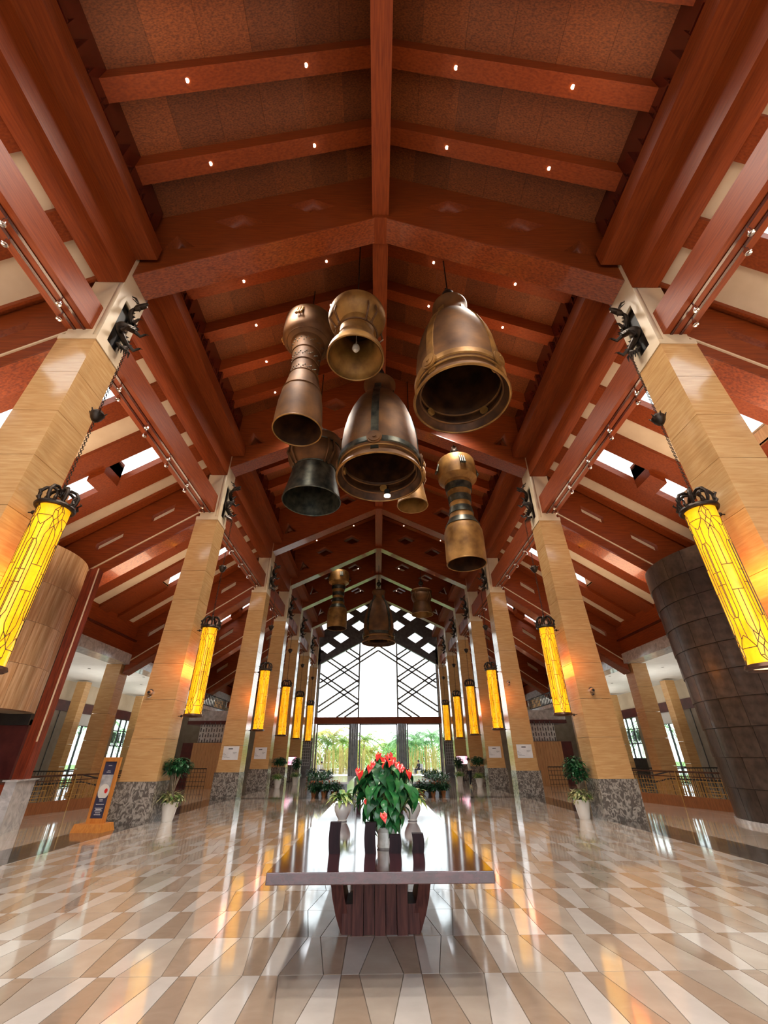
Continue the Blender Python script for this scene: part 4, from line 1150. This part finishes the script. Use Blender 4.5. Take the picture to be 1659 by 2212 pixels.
# notices on columns
def notice(label, x0, x1, y, z0_, z1_):
    t = thing('notice_sheet', label, 'notice', (0, 0, 0), 0, 'white notices on the columns')
    MB().box(x0, x1, y - .012, y - .003, z0_, z1_).build('sheet', paper, t)
    cx = (x0 + x1) / 2; q = MB().box(cx - .13, cx + .08, y - .016, y - .0125, z1_ - .13, z1_ - .09)
    for (a, b, z) in ((.1, .3, .26), (.1, .28, .29), (.12, .22, .32), (-.36, -.2, .36), (-.36, -.26, .30), (-.36, -.12, .42), (-.3, .0, .46)):
        for k in range(int((b - a) / .022)): q.box(cx + a + k * .022, cx + a + k * .022 + .014, y - .016, y - .0125, z1_ - z, z1_ - z + .012)
    q.build('lettering', ink, t)
notice('white printed notice on the third left column', -7.40, -6.66, 23.2, 1.50, 2.07)
notice('white printed notice on the third right column', 6.66, 7.40, 23.2, 1.52, 2.09)
notice('white printed notice on the fourth left column', -7.40, -6.68, 29.14, 1.52, 2.12)
notice('white printed notice on the fourth right column', 6.66, 7.40, 29.14, 1.52, 2.12)
def camera_(label, x, y, z):
    t = thing('security_camera', label, 'camera', (x, y, z))
    MB().tube([(0, 0, 0), (0, -.05, 0)], .09, 16).build('mount_plate', chrome, t, True)
    MB().tube([(0, -.05, 0), (0, -.15, -.02)], .06, 12).build('camera_body', wood_light, t, True)
    MB().tube([(0, -.15, -.02), (0, -.17, -.02)], .04, 12).build('lens', rubber, t, True)
    MB().tube([(.05, -.02, -.12), (-.05, -.06, -.16)], .025, 8).build('bracket', chrome, t, True)
camera_('small gold and chrome camera on the second left column', -7.30, 14.67, 3.42)
camera_('small round camera on the second right column', 6.90, 14.67, 3.45)
camera_('small camera on the third right column', 6.72, 23.2, 4.9)
for s in (-1, 1):
    t = thing('display_screen', 'glowing %s screen on a stand by the far %s columns' % ('pink and red' if s < 0 else 'pale pink', 'left' if s < 0 else 'right'), 'screen', (s * 6.75 - (.0 if s < 0 else .2), 38.0, 0))
    MB().box(-.45, .45, -.03, .03, 1.05, 1.68).build('housing', redpanel, t)
    MB().box(-.41, .41, -.034, -.031, 1.09, 1.62).build('display', screen, t)
    MB().tube([(0, .02, 0), (0, .02, 1.05)], .035, 8).build('pole', iron, t); MB().box(-.25, .25, -.15, .2, 0, .03).build('foot', iron, t)

# ------------------------------------------------------------------ people
def person(label, x, y, rz, seated=False, sc=1.0, top=shirt, low=trousers):
    t = thing('person', label, 'person', (x, y, 0), rz)
    if not seated:
        V = {'pelvis': (0, 0, .92), 'waist': (0, 0, 1.08), 'chest': (0, .02, 1.28), 'neck': (0, .02, 1.46), 'chin': (0, 0, 1.53), 'head': (0, -.01, 1.64),
             'hipL': (-.09, 0, .88), 'kneeL': (-.10, -.03, .49), 'ankL': (-.10, .0, .09), 'toeL': (-.11, -.15, .04),
             'hipR': (.09, 0, .88), 'kneeR': (.11, -.05, .49), 'ankR': (.12, .05, .09), 'toeR': (.13, -.10, .04),
             'shL': (-.18, .02, 1.41), 'elL': (-.23, .02, 1.15), 'wrL': (-.17, -.14, 1.02), 'haL': (-.13, -.19, 1.02),
             'shR': (.18, .02, 1.41), 'elR': (.23, .03, 1.14), 'wrR': (.17, -.14, 1.02), 'haR': (.13, -.20, 1.03)}
    else:
        V = {'pelvis': (0, 0, .52), 'waist': (0, .02, .68), 'chest': (0, .02, .88), 'neck': (0, 0, 1.06), 'chin': (0, -.03, 1.13), 'head': (0, -.04, 1.24),
             'hipL': (-.09, -.02, .50), 'kneeL': (-.12, -.45, .50), 'ankL': (-.12, -.46, .09), 'toeL': (-.13, -.62, .04),
             'hipR': (.09, -.02, .50), 'kneeR': (.12, -.45, .50), 'ankR': (.12, -.46, .09), 'toeR': (.13, -.62, .04),
             'shL': (-.18, .0, 1.01), 'elL': (-.24, -.08, .76), 'wrL': (-.15, -.30, .62), 'haL': (-.12, -.37, .60),
             'shR': (.18, .0, 1.01), 'elR': (.24, -.08, .76), 'wrR': (.15, -.30, .62), 'haR': (.12, -.37, .60)}
    RAD = {'pelvis': .13, 'waist': .115, 'chest': .14, 'neck': .05, 'chin': .065, 'head': .10, 'hip': .09, 'knee': .06, 'ank': .042, 'toe': .035, 'sh': .06, 'el': .04, 'wr': .028, 'ha': .03}
    E_ = [('pelvis', 'waist'), ('waist', 'chest'), ('chest', 'neck'), ('neck', 'chin'), ('chin', 'head')]
    for s in 'LR': E_ += [('pelvis', 'hip' + s), ('hip' + s, 'knee' + s), ('knee' + s, 'ank' + s), ('ank' + s, 'toe' + s), ('chest', 'sh' + s), ('sh' + s, 'el' + s), ('el' + s, 'wr' + s), ('wr' + s, 'ha' + s)]
    def skinned(name, keys, grow, m_, edges=E_):
        ks = [k for k in V if k in keys]; idx = {k: i for i, k in enumerate(ks)}
        me = bpy.data.meshes.new(name); me.from_pydata([Vector(V[k]) * sc for k in ks], [(idx[a], idx[b]) for a, b in edges if a in idx and b in idx], [])
        o = inst(name, me, t); md = o.modifiers.new('s', 'SKIN'); sv = me.skin_vertices[0].data
        for i, k in enumerate(ks):
            r_ = RAD.get(k, RAD.get(k.rstrip('LR'), .05)) * sc + grow; sv[i].radius = (r_, r_ * (.8 if k in ('pelvis', 'waist', 'chest') else 1)); sv[i].use_root = (i == 0)
        sb = o.modifiers.new('u', 'SUBSURF'); sb.levels = sb.render_levels = 1; me.materials.append(m_); return o
    skinned('body', list(V), 0, skin)
    skinned('jacket', ['waist', 'chest', 'shL', 'elL', 'shR', 'elR', 'pelvis', 'wrL', 'wrR'], .018, top)
    skinned('trousers', ['pelvis', 'hipL', 'kneeL', 'ankL', 'hipR', 'kneeR', 'ankR'], .016, low)
    h = Vector(V['head']) * sc
    MB().ball((h.x, h.y + .025, h.z + .03), .112 * sc, 10, 1.05).build('hair', hair, t, True)
    q = MB()
    for s in (-1, 1):
        q.ball((h.x + s * .035, h.y - .095, h.z), .012, 6); q.ball((h.x + s * .1, h.y, h.z - .01), .02, 6)
    q.tube([(h.x, h.y - .09, h.z), (h.x, h.y - .125, h.z - .03)], [.01, .016], 6); q.build('eyes_nose_ears', skin, t, True)
    for s in (-1, 1):
        a = Vector(V['haL' if s < 0 else 'haR']) * sc; q = MB()
        for k in range(5):
            L_ = [.05, .07, .075, .07, .055][k]
            o = Vector((s * (-.03 + .015 * k), 0, .0)); q.tube([a + o, a + o + Vector((0, -L_ * .6, -.01)), a + o + Vector((0, -L_, -.03))], [.009, .008, .006], 5)
        q.build('fingers', skin, t, True)
    return t
person('person standing in a cream top and black trousers beside a vase', 5.72, 30.9, R(70), sc=.86)
person('person seated in black outside the right garden door', 4.2, 50.5, R(-60), True, .95, trousers)
person('person seated in black and white outside the left garden door', -5.6, 48.8, R(60), True, .9, shirt)
for x, y, lb in ((4.2, 50.5, 'white cane chair under the seated person in black'), (-5.6, 48.8, 'white cane chair under the person outside the left door'), (-7.0, 49.2, 'empty white cane chair outside, at far left')):
    t = thing('cane_chair', lb, 'chair', (x, y, 0), R(-60 if x > 0 else 60))
    MB().box(-.3, .3, -.3, .3, .36, .42).build('seat', paper, t); MB().box(-.3, .3, .26, .32, .42, .95).build('backrest', paper, t)
    for a in (-.26, .26):
        for b in (-.26, .26): MB().tube([(a, b, 0), (a, b, .37)], .02, 6).build('leg', paper, t)
t = thing('planter_box', 'brown square planter with a bushy plant near the left garden door', 'planter', (-4.4, 33, 0))
MB().box(-.3, .3, -.3, .3, 0, .5).build('box', brown_metal, t)
q = MB(); crown(q, (0, 0, .75), .35, .3, 250, .25, .03); q.build('foliage', leaf_dark, t)['kind'] = 'stuff'

# ------------------------------------------------------------------ garden outside
g = sroot('ground_outside')
MB().box(-90, 90, -60, -6.3, -.3, -.05).build('forecourt', paving, g)
for s in (-1, 1): MB().box(s * 20.35, s * 90, -6.3, 47.4, -.3, -.05).build('side_lawn', lawn, g)
MB().box(-90, 90, 47.4, 82, -.3, -.02).build('terrace', paving, g)
MB().box(-90, 90, 82, 160, -.3, -.05).build('garden_lawn', lawn, g)
def palm(x, y, h, seed, label, m_=palm_leaf, grp='palms outside the garden doors'):
    rn = random.Random(seed); t = thing('palm_tree', label, 'palm', (x, y, 0), 0, grp)
    lean = rn.uniform(-.5, .5)
    MB().tube([(0, 0, -.1), (lean * .3, 0, h * .5), (lean, 0, h)], [.16, .11, .09], 8).build('trunk', palm_yel if seed % 2 else bark, t, True)
    q = MB()
    for k in range(34):
        az = rn.random() * 6.3; el = rn.uniform(-.5, 1.3); L_ = rn.uniform(2.2, 3.3); pts = []
        for i in range(8):
            u = i / 7; e = el - 1.7 * u * u
            pts.append(Vector((lean, 0, h)) + Vector((math.cos(az), math.sin(az), 0)) * (L_ * u * math.cos(el * .6)) + Vector((0, 0, L_ * (u * math.sin(el) - .75 * u * u))))
        q.tube(pts, .02, 4, False)
        for i in range(1, 8):
            for w in (0, .5):
                p = pts[i - 1].lerp(pts[i], w)
                for sd in (-1, 1):
                    xf_leaf(q, p, az + sd * 1.1, rn.uniform(-.5, .2), .55 * (1.1 - i / 10), .035, .5)
    q.build('fronds', m_, t)['kind'] = 'stuff'
palm_y = mat('yellow_frond', (.50, .52, .10), (.80, .75, .25), .5, noise=.8, rnd=.2)
palm_g = mat('lush_frond', (.14, .40, .12), (.40, .70, .32), .5, noise=.8, rnd=.2)
k = 0
for x in (-8.6, -7.4, -6.4, -5.3, -4.2, -3.3, -2.0, -1.0, 1.6, 2.6, 3.6, 4.6, 5.8, 6.9, 8.2, 9.3):
    y = 56 + (k * 37 % 9); h = 2.9 - (.9 if abs(x) < 1.7 else 0) + (k * 13 % 5) * .25
    if abs(x) < .9: h = 1.5
    grn = x > 2
    nth = (['leftmost', 'second', 'third', 'fourth', 'fifth', 'sixth', 'seventh', 'eighth', 'ninth'])[k if not grn else k - 9]
    palm(x, y, h, k, ('lush green palm outside the right garden door, %s from the left of the green ones' if grn else 'yellow-green palm outside the garden doors, %s from the left') % nth.replace('leftmost', 'first'), palm_g if grn else (palm_y if k % 2 else palm_leaf), 'lush green palms' if grn else 'yellow-green palms')
    k += 1
for j, x in enumerate((-7.6, -6.2, -4.9, -3.6, -2.2, 2.7, 4.0, 5.4, 6.8)):
    t = thing('cane_clump', 'clump of golden cane stems at the garden edge, %s from the left' % ['first', 'second', 'third', 'fourth', 'fifth', 'sixth', 'seventh', 'eighth', 'ninth'][j], 'cane', (x, 54.5 + (j % 3) * .5, 0), 0, 'golden cane clumps')
    q = MB(); rn = random.Random(90 + j)
    for k in range(26):
        a = rn.uniform(-.7, .7); b = rn.uniform(-.4, .4); q.tube([(a, b, -.05), (a * 1.15, b, rn.uniform(1.6, 2.9))], .028, 5)
    q.build('stems', palm_yel, t)['kind'] = 'stuff'
for s in (-1, 1):
    for j in range(5):
        palm(s * (24 + (j * 7 % 3)), 27 + j * 4.5, 3.2 + (j % 2), 200 + j * 2 + (s > 0), 'green palm outside the %s side windows, %s from the front' % ('left' if s < 0 else 'right', ORD[j]), palm_g, 'palms outside the side windows')
t = inst('hedge', None); tag(t, 'long dense green hedge behind the palms and canes', 'hedge')
q = MB()
for x in range(-28, 32, 8):
    rn = random.Random(x); crown(q, (x, 72, 2.0), 3.8, 3.2 - (abs(x) < 5) * 1.6, 2200, .9, .13, rn=rn)
q.build('foliage', palm_leaf, t)['kind'] = 'stuff'
